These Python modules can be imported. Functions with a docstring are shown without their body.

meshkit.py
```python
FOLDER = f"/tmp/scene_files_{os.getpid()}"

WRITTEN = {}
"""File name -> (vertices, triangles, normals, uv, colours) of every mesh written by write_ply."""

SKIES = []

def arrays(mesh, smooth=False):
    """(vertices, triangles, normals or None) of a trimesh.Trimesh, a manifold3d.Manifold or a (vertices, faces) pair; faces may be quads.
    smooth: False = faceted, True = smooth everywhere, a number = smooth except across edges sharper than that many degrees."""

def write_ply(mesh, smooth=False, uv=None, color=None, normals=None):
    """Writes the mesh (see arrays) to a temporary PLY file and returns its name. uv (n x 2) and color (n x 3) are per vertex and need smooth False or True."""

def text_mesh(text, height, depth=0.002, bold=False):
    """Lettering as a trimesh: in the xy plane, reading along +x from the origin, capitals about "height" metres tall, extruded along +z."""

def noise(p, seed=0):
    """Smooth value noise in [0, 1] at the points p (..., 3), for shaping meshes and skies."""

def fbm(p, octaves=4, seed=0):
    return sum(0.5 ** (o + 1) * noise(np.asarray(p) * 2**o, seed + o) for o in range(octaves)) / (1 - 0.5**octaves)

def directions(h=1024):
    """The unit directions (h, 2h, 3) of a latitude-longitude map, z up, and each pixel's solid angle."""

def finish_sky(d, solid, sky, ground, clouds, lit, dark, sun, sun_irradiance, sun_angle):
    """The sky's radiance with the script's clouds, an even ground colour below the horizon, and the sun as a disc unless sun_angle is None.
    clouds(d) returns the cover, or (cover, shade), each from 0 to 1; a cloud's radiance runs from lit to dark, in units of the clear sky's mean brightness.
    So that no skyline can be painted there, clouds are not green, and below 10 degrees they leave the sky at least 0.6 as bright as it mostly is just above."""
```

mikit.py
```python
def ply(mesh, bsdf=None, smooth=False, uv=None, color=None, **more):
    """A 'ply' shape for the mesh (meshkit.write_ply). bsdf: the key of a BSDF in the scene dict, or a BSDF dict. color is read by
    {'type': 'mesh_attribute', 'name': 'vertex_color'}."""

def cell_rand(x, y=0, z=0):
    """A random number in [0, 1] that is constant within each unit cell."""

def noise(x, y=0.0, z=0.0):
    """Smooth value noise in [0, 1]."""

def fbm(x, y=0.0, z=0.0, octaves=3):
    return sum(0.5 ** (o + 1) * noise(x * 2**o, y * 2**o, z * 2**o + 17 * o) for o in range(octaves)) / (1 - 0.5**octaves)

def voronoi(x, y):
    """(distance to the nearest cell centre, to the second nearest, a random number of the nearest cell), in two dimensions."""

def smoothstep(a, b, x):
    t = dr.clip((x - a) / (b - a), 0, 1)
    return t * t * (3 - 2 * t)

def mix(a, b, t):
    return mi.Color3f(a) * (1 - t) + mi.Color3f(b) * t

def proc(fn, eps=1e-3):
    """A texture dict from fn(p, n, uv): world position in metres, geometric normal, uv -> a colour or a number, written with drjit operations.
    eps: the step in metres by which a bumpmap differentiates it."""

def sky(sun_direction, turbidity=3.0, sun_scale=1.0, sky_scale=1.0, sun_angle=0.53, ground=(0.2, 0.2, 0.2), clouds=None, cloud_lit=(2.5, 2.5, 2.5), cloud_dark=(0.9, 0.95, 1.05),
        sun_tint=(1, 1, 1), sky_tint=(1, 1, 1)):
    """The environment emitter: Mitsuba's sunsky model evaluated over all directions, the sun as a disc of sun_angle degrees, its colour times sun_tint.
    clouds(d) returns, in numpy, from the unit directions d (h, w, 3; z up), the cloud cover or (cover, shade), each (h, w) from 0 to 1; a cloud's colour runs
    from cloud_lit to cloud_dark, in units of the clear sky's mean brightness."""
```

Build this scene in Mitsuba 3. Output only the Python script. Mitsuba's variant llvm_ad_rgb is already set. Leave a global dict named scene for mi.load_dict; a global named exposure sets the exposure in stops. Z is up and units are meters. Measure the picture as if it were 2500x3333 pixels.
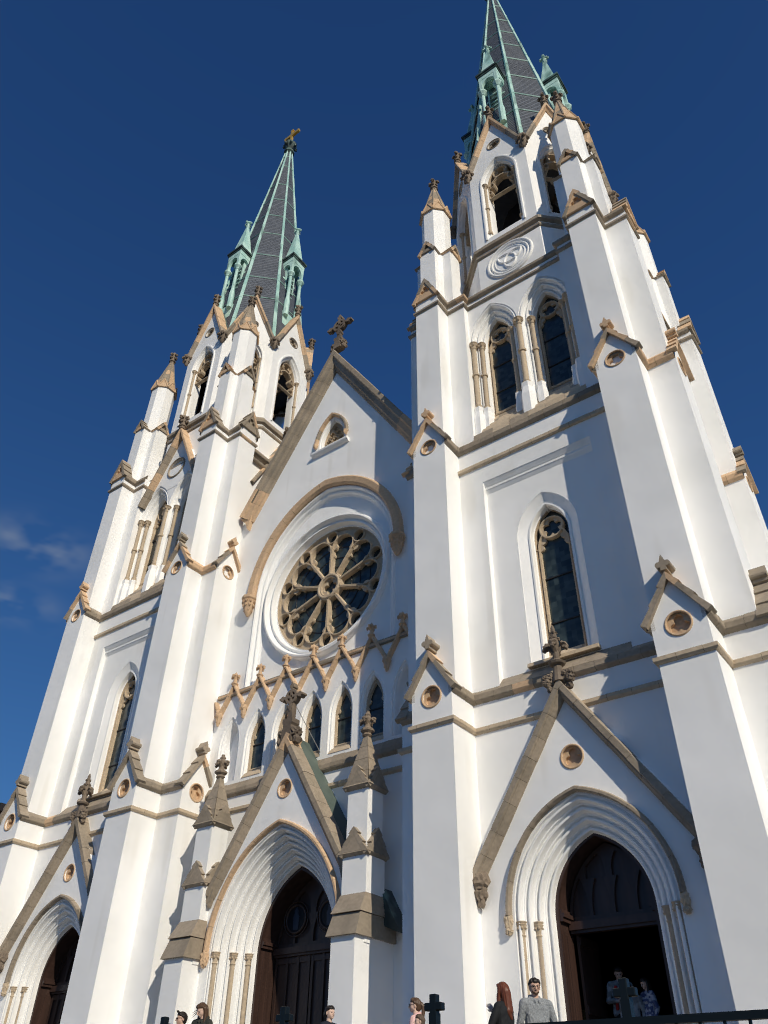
import math, random
import numpy as np, trimesh, mitsuba as mi, drjit as dr, mikit, meshkit
from manifold3d import Manifold, CrossSection, FillRule
from mikit import noise, fbm, smoothstep, mix, cell_rand

# ------------------------------------------------------------------ camera, sky, exposure
scene, labels = {"type": "scene"}, {}
CAM = np.array([16.208, -16.707, 1.6])
YAW, PITCH, ROLL, FPX = 0.6462, 0.6677, 0.0178, 2575.4
FWD = np.array([-math.sin(YAW) * math.cos(PITCH), math.cos(YAW) * math.cos(PITCH), math.sin(PITCH)])
RT0 = np.array([math.cos(YAW), math.sin(YAW), 0.0])
UP0 = np.cross(RT0, FWD)
RT = math.cos(ROLL) * RT0 + math.sin(ROLL) * UP0
UP = -math.sin(ROLL) * RT0 + math.cos(ROLL) * UP0
scene["camera"] = {"type": "perspective", "fov": math.degrees(2 * math.atan(1250 / FPX)), "fov_axis": "x", "near_clip": 0.1, "far_clip": 3000.0,
                   "to_world": mi.ScalarTransform4f().look_at(origin=CAM.tolist(), target=(CAM + FWD).tolist(), up=UP.tolist())}
SUN = np.array([1.8, -1.0, 1.27])


def wisps(d):
    """Two thin wisps low in the sky beyond the left tower, and a few more all round at that height."""
    x, y, z = d[..., 0], d[..., 1], d[..., 2]
    az, el = np.arctan2(x, y), np.arcsin(np.clip(z, -1, 1))

    def vn(u, v):
        i, j = np.floor(u), np.floor(v)
        fu, fv = u - i, v - j
        fu, fv = fu * fu * (3 - 2 * fu), fv * fv * (3 - 2 * fv)
        h = lambda a, b: (np.sin(a * 127.1 + b * 311.7) * 43758.5453) % 1.0
        return (h(i, j) * (1 - fu) + h(i + 1, j) * fu) * (1 - fv) + (h(i, j + 1) * (1 - fu) + h(i + 1, j + 1) * fu) * fv

    f = sum(vn(az * s * 6 + el * s * 5 + 3.1 + s, el * s * 16 - az * s * 4 + 1.7 * s) / s for s in (2.0, 4.0, 8.0, 16.0)) / 0.9375
    patch = np.zeros_like(az)
    for a0, e0, ra, re in CLOUDS:
        patch = np.maximum(patch, np.exp(-((az - a0) / ra) ** 2 - ((el - e0) / re) ** 2))
    return np.clip((f - 0.36) * 3.6, 0, 1) * patch * 0.72


CLOUDS = [(-1.135, 0.558, 0.05, 0.022), (-1.15, 0.487, 0.045, 0.018), (0.9, 0.4, 0.1, 0.04), (2.2, 0.35, 0.12, 0.05), (-2.4, 0.45, 0.1, 0.04)]
scene["sky"] = mikit.sky(SUN.tolist(), turbidity=2.2, clouds=wisps, cloud_lit=(2.1, 2.4, 2.7), sky_tint=(0.49, 0.91, 1.44), sky_scale=0.635, sun_tint=(0.88, 1.0, 1.2), ground=(0.10, 0.10, 0.09))
exposure = 1.5

# ------------------------------------------------------------------ materials
def rgb(*c):
    return {"type": "rgb", "value": [float(v) for v in c]}


def bsdf(key, base, rough=0.6, bump=None, bscale=0.01, metallic=0.0, spec=0.5, clear=0.0, eps=2e-3):
    b = {"type": "principled", "base_color": mikit.proc(base) if callable(base) else rgb(*base), "roughness": float(rough), "specular": float(spec)}
    if metallic:
        b["metallic"] = float(metallic)
    if clear:
        b["clearcoat"] = float(clear)
    if bump is not None:
        b = {"type": "bumpmap", "arbitrary": mikit.proc(bump, eps=eps), "scale": float(bscale), "bsdf": b}
    scene[key] = {"type": "twosided", "bsdf": b}


def f_white(p, n, uv):
    a = fbm(p.x * 0.55, p.y * 0.55, p.z * 0.4, 3)
    s = fbm(p.x * 2.6 + 9, p.y * 2.6, p.z * 0.35, 2)
    c = mix((0.80, 0.80, 0.79), (0.85, 0.848, 0.842), smoothstep(0.3, 0.65, a))
    return mix(c, (0.60, 0.565, 0.50), smoothstep(0.62, 0.86, s) * 0.25)


def b_white(p, n, uv):
    return fbm(p.x * 1.1, p.y * 1.1, p.z * 1.1, 3)


bsdf("mat_white", f_white, 0.55, b_white, 0.022, spec=0.35, eps=0.02)


def stone(key, c, dark, amt=0.6):
    def f(p, n, uv):
        a = fbm(p.x * 2.3, p.y * 2.3, p.z * 0.9, 3)
        g = noise(p.x * 17, p.y * 17, p.z * 17)
        s = fbm(p.x * 0.7 + 4, p.y * 0.7 + 2, p.z * 0.45, 2)
        k = mix(c, dark, smoothstep(0.42, 0.75, a) * amt)
        k = mix(k, [v * 0.55 for v in dark], smoothstep(0.6, 0.8, s) * amt * 0.6)
        return k * (0.88 + 0.24 * g)

    bsdf(key, f, 0.75, lambda p, n, uv: fbm(p.x * 12, p.y * 12, p.z * 12, 2), 0.008, spec=0.3, eps=4e-3)


stone("mat_brown", (0.285, 0.238, 0.182), (0.205, 0.172, 0.135))
stone("mat_brown2", (0.325, 0.268, 0.205), (0.235, 0.195, 0.15))
bsdf("mat_mortar", (0.13, 0.11, 0.085), 0.9)
stone("mat_peach", (0.55, 0.385, 0.245), (0.43, 0.30, 0.195), 0.4)
stone("mat_buff", (0.49, 0.395, 0.285), (0.40, 0.32, 0.225), 0.4)
stone("mat_dark", (0.21, 0.165, 0.125), (0.11, 0.088, 0.07), 0.8)
stone("mat_road", (0.06, 0.06, 0.062), (0.045, 0.045, 0.047))
stone("mat_pave", (0.15, 0.14, 0.13), (0.11, 0.105, 0.095))
stone("mat_ground", (0.06, 0.066, 0.045), (0.045, 0.045, 0.04))


def f_copper(p, n, uv):
    a = fbm(p.x * 1.7, p.y * 1.7, p.z * 0.8, 3)
    c = mix((0.31, 0.53, 0.485), (0.48, 0.69, 0.63), smoothstep(0.3, 0.65, a))
    return mix(c, (0.11, 0.20, 0.17), smoothstep(0.6, 0.78, fbm(p.x * 3 + 5, p.y * 3, p.z * 0.6, 2)) * 0.7)


bsdf("mat_copper", f_copper, 0.55)
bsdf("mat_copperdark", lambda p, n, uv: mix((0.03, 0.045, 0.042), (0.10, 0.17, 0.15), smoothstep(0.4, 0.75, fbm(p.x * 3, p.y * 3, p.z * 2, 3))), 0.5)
bsdf("mat_copperroof", lambda p, n, uv: mix((0.06, 0.085, 0.075), (0.11, 0.14, 0.122), fbm(p.x * 1.5, p.y * 1.5, p.z * 1.5, 3)), 0.6)
RNG = np.random.default_rng(7)
TX, YC = 9.2, 3.7


def f_slate(p, n, uv):
    x, y = dr.select(p.x > 0, p.x - TX, p.x + TX), p.y - YC
    k = dr.floor(dr.atan2(y, x) / (math.pi / 4) + 0.5) * (math.pi / 4)
    h = y * dr.cos(k) - x * dr.sin(k)
    row = dr.floor(p.z / 0.2)
    q = h / 0.24 + 0.5 * (row - 2 * dr.floor(row / 2))
    r = cell_rand(dr.floor(q) + 50 * k, row, 3)
    e = smoothstep(0.0, 0.09, q - dr.floor(q))
    c = mix((0.080, 0.092, 0.114), (0.108, 0.121, 0.146), r)
    return c * (0.78 + 0.22 * e) * (0.8 + 0.4 * fbm(p.x, p.y, p.z * 0.7, 2))


bsdf("mat_slate", f_slate, 0.5, spec=0.4)
bsdf("mat_roofslate", lambda p, n, uv: mi.Color3f(0.05, 0.052, 0.06) * (0.7 + 0.6 * cell_rand(dr.floor(p.y / 0.3), dr.floor(p.z / 0.25))), 0.6)


def f_glass(p, n, uv):
    r = cell_rand(dr.floor(p.x * 7), dr.floor(p.z * 6), 5)
    a = fbm(p.x * 6, p.y * 6, p.z * 6, 2)
    return mix((0.014, 0.023, 0.027), (0.042, 0.06, 0.062), r) * (0.6 + 0.8 * a)


bsdf("mat_glass", f_glass, 0.16, lambda p, n, uv: fbm(p.x * 3.5, p.y * 3.5, p.z * 3.5, 2), 0.02, spec=0.5, eps=5e-3)
bsdf("mat_blueglass", (0.02, 0.03, 0.055), 0.5)
bsdf("mat_dimglass", (0.010, 0.012, 0.016), 0.5, spec=0.2)
bsdf("mat_lead", (0.015, 0.015, 0.017), 0.5)


def f_wood(p, n, uv):
    g = fbm(p.x * 9, p.y * 9, p.z * 0.7, 3)
    return mix((0.020, 0.0115, 0.0095), (0.062, 0.034, 0.027), g)


bsdf("mat_wood", f_wood, 0.42, lambda p, n, uv: fbm(p.x * 30, p.y * 30, p.z * 2, 2), 0.003, spec=0.45)
bsdf("mat_gold", (0.95, 0.60, 0.14), 0.42, metallic=0.75)
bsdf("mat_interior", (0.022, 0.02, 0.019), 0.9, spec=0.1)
bsdf("mat_beam", (0.075, 0.06, 0.05), 0.9, spec=0.1)
bsdf("mat_iron", (0.006, 0.008, 0.008), 0.32, spec=0.3)
bsdf("mat_wire", (0.25, 0.25, 0.25), 0.5)
bsdf("mat_board", lambda p, n, uv: mix((0.26, 0.16, 0.05), (0.16, 0.10, 0.035), fbm(p.x * 4, p.y * 4, p.z * 4, 2)), 0.5)
bsdf("mat_houseroof", (0.012, 0.011, 0.014), 0.7)
bsdf("mat_housewall", (0.35, 0.25, 0.2), 0.8)
STONES = {"brown": ["mat_brown", "mat_brown2", "mat_brown"], "peach": ["mat_peach"], "buff": ["mat_buff"], "dark": ["mat_dark"]}


def pick(pe):
    """A stone: peach with chance pe, else one of the browns."""
    return "mat_peach" if RNG.random() < pe else ("mat_brown", "mat_brown2")[int(RNG.random() * 2)]


# ------------------------------------------------------------------ entries
USED, COUNT = set(), {}


def name(base, parent=None):
    """A fresh key: base, or base_001 and so on, under its parent."""
    k = b = base if parent is None else f"{parent}__{base}"
    while k in USED:
        COUNT[b] = COUNT.get(b, 0) + 1
        k = f"{b}_{COUNT[b]:03d}"
    USED.add(k)
    return k


def arr(m):
    if hasattr(m, "to_mesh"):
        q = m.to_mesh()
        return np.asarray(q.vert_properties[:, :3], float), np.asarray(q.tri_verts, int)
    if isinstance(m, trimesh.Trimesh):
        return np.asarray(m.vertices, float), np.asarray(m.faces, int)
    return m


def cat(ms):
    V, F, n = [], [], 0
    for m in ms:
        v, f = arr(m)
        V.append(v); F.append(f + n); n += len(v)
    return np.vstack(V), np.vstack(F)


def put(base, mesh, mat, parent=None, smooth=False, label=None, **lab):
    """ONE entry of the scene; mesh may be a list that is joined."""
    k = name(base, parent)
    scene[k] = mikit.ply(cat(mesh) if isinstance(mesh, list) else arr(mesh), mat, smooth=smooth)
    if label or lab:
        labels[k] = {**({"label": label} if label else {}), **lab}
    return k


PIECES = []   # (kind, holder, mesh, material): sorted out at the end


def piece(kind, holder, mesh, mat):
    PIECES.append((kind, holder, arr(mesh), mat))


# ------------------------------------------------------------------ geometry
class Fr:
    """A face: a runs right along it, b up, c out of it."""

    def __init__(s, o, ang=0.0):
        s.o = np.asarray(o, float)
        ca, sa = math.cos(ang), math.sin(ang)
        s.ang = ang
        s.ex, s.c = np.array([ca, sa, 0.0]), np.array([sa, -ca, 0.0])
        s.z = np.array([0, 0, 1.0])

    def P(s, A):
        A = np.asarray(A, float).reshape(-1, 3)
        return s.o + A[:, :1] * s.ex + A[:, 1:2] * s.z + A[:, 2:3] * s.c

    def mv(s, m):
        v, f = arr(m)
        return s.P(v), f

    def at(s, a=0, b=0, c=0, turn=0.0):
        return Fr(s.P([[a, b, c]])[0], s.ang + turn)


def cs(*polys):
    """Cross section: the first polygon less the others (even-odd)."""
    return CrossSection([np.asarray(p, float) for p in polys], FillRule.EvenOdd)


def slab(fr, sec, c0, c1):
    sec = sec if isinstance(sec, CrossSection) else cs(*sec)
    return fr.mv(Manifold.extrude(sec, c1 - c0).translate((0, 0, c0)))


def box(fr, a0, a1, b0, b1, c0, c1):
    V = np.array([[a, b, c] for c in (c0, c1) for b in (b0, b1) for a in (a0, a1)], float)
    F = np.array([[0, 2, 3], [0, 3, 1], [4, 5, 7], [4, 7, 6], [0, 1, 5], [0, 5, 4], [2, 6, 7], [2, 7, 3], [0, 4, 6], [0, 6, 2], [1, 3, 7], [1, 7, 5]])
    return fr.P(V), F


WORLD = Fr((0, 0, 0), 0.0)  # a = x, b = z, c = -y


def wbox(x0, x1, y0, y1, z0, z1):
    return box(WORLD, x0, x1, z0, z1, -y1, -y0)


def rect(a0, a1, b0, b1):
    return [(a0, b0), (a1, b0), (a1, b1), (a0, b1)]


def circ(a, b, r, n=24, ph=0.0):
    t = np.arange(n) * 2 * math.pi / n + ph
    return np.stack([a + r * np.cos(t), b + r * np.sin(t)], 1)


def arch(w, zs, rise, n=0.0, z0=None, seg=12, flat=False):
    """A pointed arch as a polyline from the left foot over the top to the right foot, n outside the arch of half width w."""
    R = (w * w + rise * rise) / (2 * w)
    cx, r = w - R, R + n
    ta = math.acos(min(1.0, -cx / r)) if cx <= 0 else math.pi - math.acos(min(1.0, cx / r))
    th = np.linspace(0, ta, seg + 1)
    right = np.stack([cx + r * np.cos(th), zs + r * np.sin(th)], 1)
    right[-1, 0] = 0.0
    if z0 is not None and z0 < zs - 1e-6:
        right = np.vstack([[cx + r, z0], right])
    left = right[:-1] * [-1, 1]
    return np.vstack([left, right[::-1]])


def shift(p, a=0, b=0):
    return np.asarray(p, float) + [a, b]


def mitres(P, closed):
    P = np.asarray(P, float)
    n = len(P)
    d = np.roll(P, -1, 0) - P if closed else np.diff(P, axis=0)
    d = d / np.maximum(np.linalg.norm(d, axis=1, keepdims=True), 1e-12)
    N = np.stack([-d[:, 1], d[:, 0]], 1)
    M = np.zeros((n, 2))
    for i in range(n):
        if closed:
            a, b = N[i - 1], N[i]
        else:
            a, b = N[max(i - 1, 0)], N[min(i, len(N) - 1)]
        m = a + b
        M[i] = m / max(m @ m / 2, 0.15)
    return N, M


def sweep(pts, ms, prof, caps=True, closed=False):
    pts, ms, prof = np.asarray(pts), np.asarray(ms), np.asarray(prof, float)
    n, k = len(pts), len(prof)
    V = np.concatenate([pts[:, None, :] + ms[:, None, :] * prof[None, :, :1], np.broadcast_to(prof[None, :, 1:], (n, k, 1))], 2).reshape(-1, 3)
    i, j = np.meshgrid(np.arange(n if closed else n - 1), np.arange(k), indexing="ij")
    i2, j2 = (i + 1) % n, (j + 1) % k
    q = np.stack([i * k + j, i * k + j2, i2 * k + j2, i2 * k + j], -1).reshape(-1, 4)
    F = [q[:, [0, 1, 2]], q[:, [0, 2, 3]]]
    if caps and not closed:
        c = prof.mean(0)
        for e, fl in ((0, 1), (n - 1, -1)):
            V = np.vstack([V, [np.r_[pts[e] + ms[e] * c[0], c[1]]]])
            t = np.array([[len(V) - 1, e * k + (a + 1) % k, e * k + a][::fl] for a in range(k)])
            F.append(t)
    return V, np.vstack(F)


def mould(fr, path, prof, closed=False, plan=False):
    """A moulding of the closed profile (s to the left of the path, d out of its plane) along a path on the face, or in plan (plan: s, z)."""
    P = np.asarray(path, float)
    _, M = mitres(P, closed)
    V, F = sweep(P, M, prof, closed=closed)
    if plan:
        V = V[:, [0, 2, 1]]
    return fr.P(V), F


def amould(fr, A, z0, seg, prof, at=0.0):
    """A moulding round a pointed arch A = (half width, springing, rise): every line of the profile (s outward, d) is an arch of its own, so that all meet at the apex."""
    L = [np.c_[shift(arch(*A, s, z0, seg), at), np.full(2 * seg + 3, d)] for s, d in prof]
    V = np.stack(L, 1)
    n, k = V.shape[:2]
    i, j = np.meshgrid(np.arange(n - 1), np.arange(k), indexing="ij")
    q = np.stack([i * k + j, i * k + (j + 1) % k, (i + 1) * k + (j + 1) % k, (i + 1) * k + j], -1).reshape(-1, 4)
    return fr.P(V.reshape(-1, 3)), np.vstack([q[:, [0, 1, 2]], q[:, [0, 2, 3]]])


def courses(fr, path, prof, L, closed=False, plan=False, gap=0.010, jitter=0.12, lift=0.006):
    """The same moulding cut into stones about L long, with open joints between them."""
    P = np.asarray(path, float)
    N, M = mitres(P, closed)
    Q = np.vstack([P, P[:1]]) if closed else P
    MM = np.vstack([M, M[:1]]) if closed else M
    seg = np.linalg.norm(np.diff(Q, axis=0), axis=1)
    T = np.r_[0, np.cumsum(seg)]
    n = max(1, int(round(T[-1] / L)))
    cuts = np.linspace(0, T[-1], n + 1)
    cuts[1:-1] += (RNG.random(n - 1) - 0.5) * L * 2 * jitter
    out = []

    def at(t):
        i = min(max(int(np.searchsorted(T, t, "right")) - 1, 0), len(seg) - 1)
        u = (t - T[i]) / max(seg[i], 1e-9)
        if u < 1e-6 and (i > 0 or closed or t <= T[0] + 1e-9):
            return Q[i], MM[i]
        if u > 1 - 1e-6:
            return Q[i + 1], MM[i + 1]
        return Q[i] * (1 - u) + Q[i + 1] * u, N[i]

    for a, b in zip(cuts[:-1], cuts[1:]):
        a, b = a + gap / 2, b - gap / 2
        inner = [k for k in range(len(T)) if a + 1e-4 < T[k] < b - 1e-4]
        pm = [at(a)] + [(Q[k], MM[k]) for k in inner] + [at(b)]
        pr = np.asarray(prof, float) + [(RNG.random() - 0.5) * lift * 2, (RNG.random() - 0.5) * lift]
        V, F = sweep(np.array([p for p, _ in pm]), np.array([m for _, m in pm]), pr)
        if plan:
            V = V[:, [0, 2, 1]]
        out.append((fr.P(V), F))
    return out


def band(base, parent, fr, path, prof, L, pe=0.0, closed=False, plan=False, mat=None, kind="stone", core=True, label=None):
    """A course of trim: a slim core (the mortar) and its stones; pe: chance of peach, or a function of the stone's middle."""
    k = name(base, parent)
    pr = np.asarray(prof, float)
    cpr = pr * 0.9 + pr.mean(0) * 0.1 if core else None
    scene[k] = mikit.ply(mould(fr, path, cpr if core else pr, closed, plan), "mat_mortar")
    if label:
        labels[k] = {"label": label}
    for m in courses(fr, path, prof, L, closed, plan):
        q = pe(m[0].mean(0)) if callable(pe) else pe
        piece(kind, k, m, mat or pick(q))
    return k


def lathe(prof, n=12):
    """Rings (radius, z) about the z axis."""
    p = np.asarray(prof, float)
    t = np.arange(n) * 2 * math.pi / n
    V = np.stack([p[:, :1] * np.cos(t), p[:, :1] * np.sin(t), np.repeat(p[:, 1:], n, 1)], -1).reshape(-1, 3)
    i, j = np.meshgrid(np.arange(len(p) - 1), np.arange(n), indexing="ij")
    q = np.stack([i * n + j, i * n + (j + 1) % n, (i + 1) * n + (j + 1) % n, (i + 1) * n + j], -1).reshape(-1, 4)
    V = np.vstack([V, [[0, 0, p[0, 1]], [0, 0, p[-1, 1]]]])
    m, l = len(V), (len(p) - 1) * n
    caps = [[m - 2, (j + 1) % n, j] for j in range(n)] + [[m - 1, l + j, l + (j + 1) % n] for j in range(n)]
    return V, np.vstack([q[:, [0, 1, 2]], q[:, [0, 2, 3]], caps])


def move(m, x=0, y=0, z=0, rz=0.0, s=1.0):
    v, f = arr(m)
    c, n = math.cos(rz), math.sin(rz)
    v = np.asarray(v) * s
    return np.stack([v[:, 0] * c - v[:, 1] * n + x, v[:, 0] * n + v[:, 1] * c + y, v[:, 2] + z], 1), f


def blob(r, seed=0, sub=1, amp=0.3, sc=(1, 1, 1)):
    m = trimesh.creation.icosphere(sub, 1.0)
    v = np.array(m.vertices)
    rg = np.random.default_rng(seed)
    v *= (1 + amp * (rg.random((len(v), 1)) - 0.5) * 2)
    return v * r * np.array(sc), np.array(m.faces)


def rod(p, q, r, n=6, r2=None):
    p, q = np.asarray(p, float), np.asarray(q, float)
    d = q - p
    L = np.linalg.norm(d)
    d = d / L
    a = np.cross(d, [0, 0, 1.0] if abs(d[2]) < 0.9 else [1.0, 0, 0])
    a /= np.linalg.norm(a)
    b = np.cross(d, a)
    v, f = lathe([(r, 0), (r if r2 is None else r2, L)], n)
    return p + v[:, :1] * a + v[:, 1:2] * b + v[:, 2:] * d, f


def leaf_ring(n, r0, z, size, seed, curl=0.6):
    """Carved leaves that stand out round a stem: each a stalk that ends in a curled knob."""
    out = []
    for k in range(n):
        t = 2 * math.pi * k / n + 0.2
        d = np.array([math.cos(t), math.sin(t), 0])
        out.append(rod(d * r0 * 0.4 + [0, 0, z - size * 0.5], d * (r0 + size * 0.5) + [0, 0, z + size * 0.25], size * 0.3, 5, size * 0.22))
        v, f = blob(size * 0.48, seed + k, 1, 0.28, (1, 1, 0.85))
        out.append((v + d * (r0 + size * 0.55) + [0, 0, z + size * 0.3], f))
        v, f = blob(size * 0.28, seed + k + 50, 1, 0.25)
        out.append((v + d * (r0 + size * 0.8) + [0, 0, z - size * 0.12], f))
    return out


def finial(h, r, seed=0):
    """A carved fleuron: collar, flaring stem, a crown of leaves and a bud; h high, r half across."""
    s = [lathe([(r * 0.5, 0), (r * 0.55, h * 0.1), (r * 0.75, h * 0.13), (r * 0.75, h * 0.19), (r * 0.42, h * 0.23), (r * 0.36, h * 0.45), (r * 0.45, h * 0.6), (r * 0.5, h * 0.75)], 8)]
    s += leaf_ring(4, r * 0.28, h * 0.62, r * 0.75, seed)
    s += leaf_ring(4, r * 0.2, h * 0.42, r * 0.5, seed + 9) if h > 0.8 else []
    s.append(lathe([(r * 0.3, h * 0.62), (r * 0.42, h * 0.78), (r * 0.34, h * 0.88), (r * 0.12, h * 0.94), (r * 0.05, h)], 8))
    return cat(s)


def foil(n, r, off, ph=math.pi / 2, seg=10):
    """An n-lobed foil: circles of radius r set off from the middle."""
    c = CrossSection([circ(0, 0, off, 16)])
    for k in range(n):
        t = ph + 2 * math.pi * k / n
        c = c + CrossSection([circ(off * math.cos(t), off * math.sin(t), r, 2 * seg)])
    return c


def ring_prof(w, d, n=6, c0=0.0):
    """A half-round moulding: w wide, d proud."""
    t = np.linspace(math.pi, 0, n)
    return [(-w / 2, c0)] + [(w / 2 * math.cos(a), c0 + d * math.sin(a)) for a in t][1:-1] + [(w / 2, c0)]


def roundel(parent, fr, a, b, r, c=0.0, lobes=3, mat="mat_peach"):
    """A round sunk panel with a trefoil cut in it."""
    f = fr.at(a, b, c)
    k = put("roundel", [mould(f, circ(0, 0, r * 0.92, 28)[::-1], ring_prof(r * 0.17, r * 0.1), closed=True),
                        slab(f, cs(circ(0, 0, r * 0.92, 28)), -r * 0.56, -r * 0.5),
                        slab(f, cs(circ(0, 0, r * 0.92, 28)) - foil(lobes, r * 0.36, r * 0.4), -r * 0.5, -r * 0.2)], mat, parent)
    return k


C = "cathedral"
USED.add(C)
labels[C] = {"label": "white twin-towered Gothic cathedral with brown stone trim, rose window and green copper spires", "category": "church"}

# ------------------------------------------------------------------ towers
H = 3.8
ST = [(2.594, 3.8, 1.04, 0.0, 10.5, 11.73), (2.604, 3.804, 0.825, 10.4, 19.2, 20.49), (2.711, 3.7, 0.688, 19.0, 27.02, 28.38)]


def slopes(za, hw, drop, a0, n=3):
    """Overlapping slabs down both slopes of a gable with its top at (a0, za): polygons in (a, b)."""
    out = []
    for s in (-1, 1):
        A, B = np.array([a0, za]), np.array([a0 + s * hw, za - drop])
        u = (B - A) / np.linalg.norm(B - A)
        nn = np.array([-u[1], u[0]]) * (1 if s < 0 else -1)
        nn = nn if nn[1] > 0 else -nn
        L = np.linalg.norm(B - A)
        for j in range(n):
            p, q = A + u * L * j / n, A + u * L * (j + 1) / n
            v = [p - nn * 0.045, q + nn * 0.0, q - nn * 0.15, p - nn * 0.15]
            if j == 0:
                k = 0.15 / max(abs(nn[1]), 0.2)
                v = [A - [0, 0.045 / nn[1]], q, q - nn * 0.15, A - [0, k]]
            out.append((v, s))
    return out


def gablet(parent, fr, a0, hw, za, drop, c0, c1, pe, tip=0.36):
    """The stone roof of a gabled buttress: slabs down both slopes and a cut fleur on the ridge."""
    k = name("gablet_roof", parent)
    scene[k] = mikit.ply(slab(fr, cs([(a0 - hw * 0.86, za - drop * 0.9), (a0 + hw * 0.86, za - drop * 0.9), (a0, za - 0.12)]), c0, c1 - 0.16), "mat_brown")
    for v, s in slopes(za, hw, drop, a0):
        piece("slab", k, slab(fr, cs(v if s < 0 else v), c0, c1 + (RNG.random() - 0.5) * 0.01), pick(pe))
    q = tip / 0.36
    sec = cs(circ(a0 - 0.10 * q, za + 0.10 * q, 0.075 * q, 10)) + cs(circ(a0 + 0.10 * q, za + 0.10 * q, 0.075 * q, 10)) + cs([(a0 - 0.07 * q, za - 0.06), (a0 + 0.07 * q, za - 0.06), (a0 + 0.06 * q, za + 0.2 * q), (a0 + 0.035 * q, za + 0.27 * q), (a0, za + 0.36 * q), (a0 - 0.035 * q, za + 0.27 * q), (a0 - 0.06 * q, za + 0.2 * q)]) + cs(circ(a0, za + 0.10 * q, 0.1 * q, 10))
    put("gablet_finial", slab(fr, sec, c0, c1 + 0.03), pick(pe * 0.8), parent)


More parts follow.
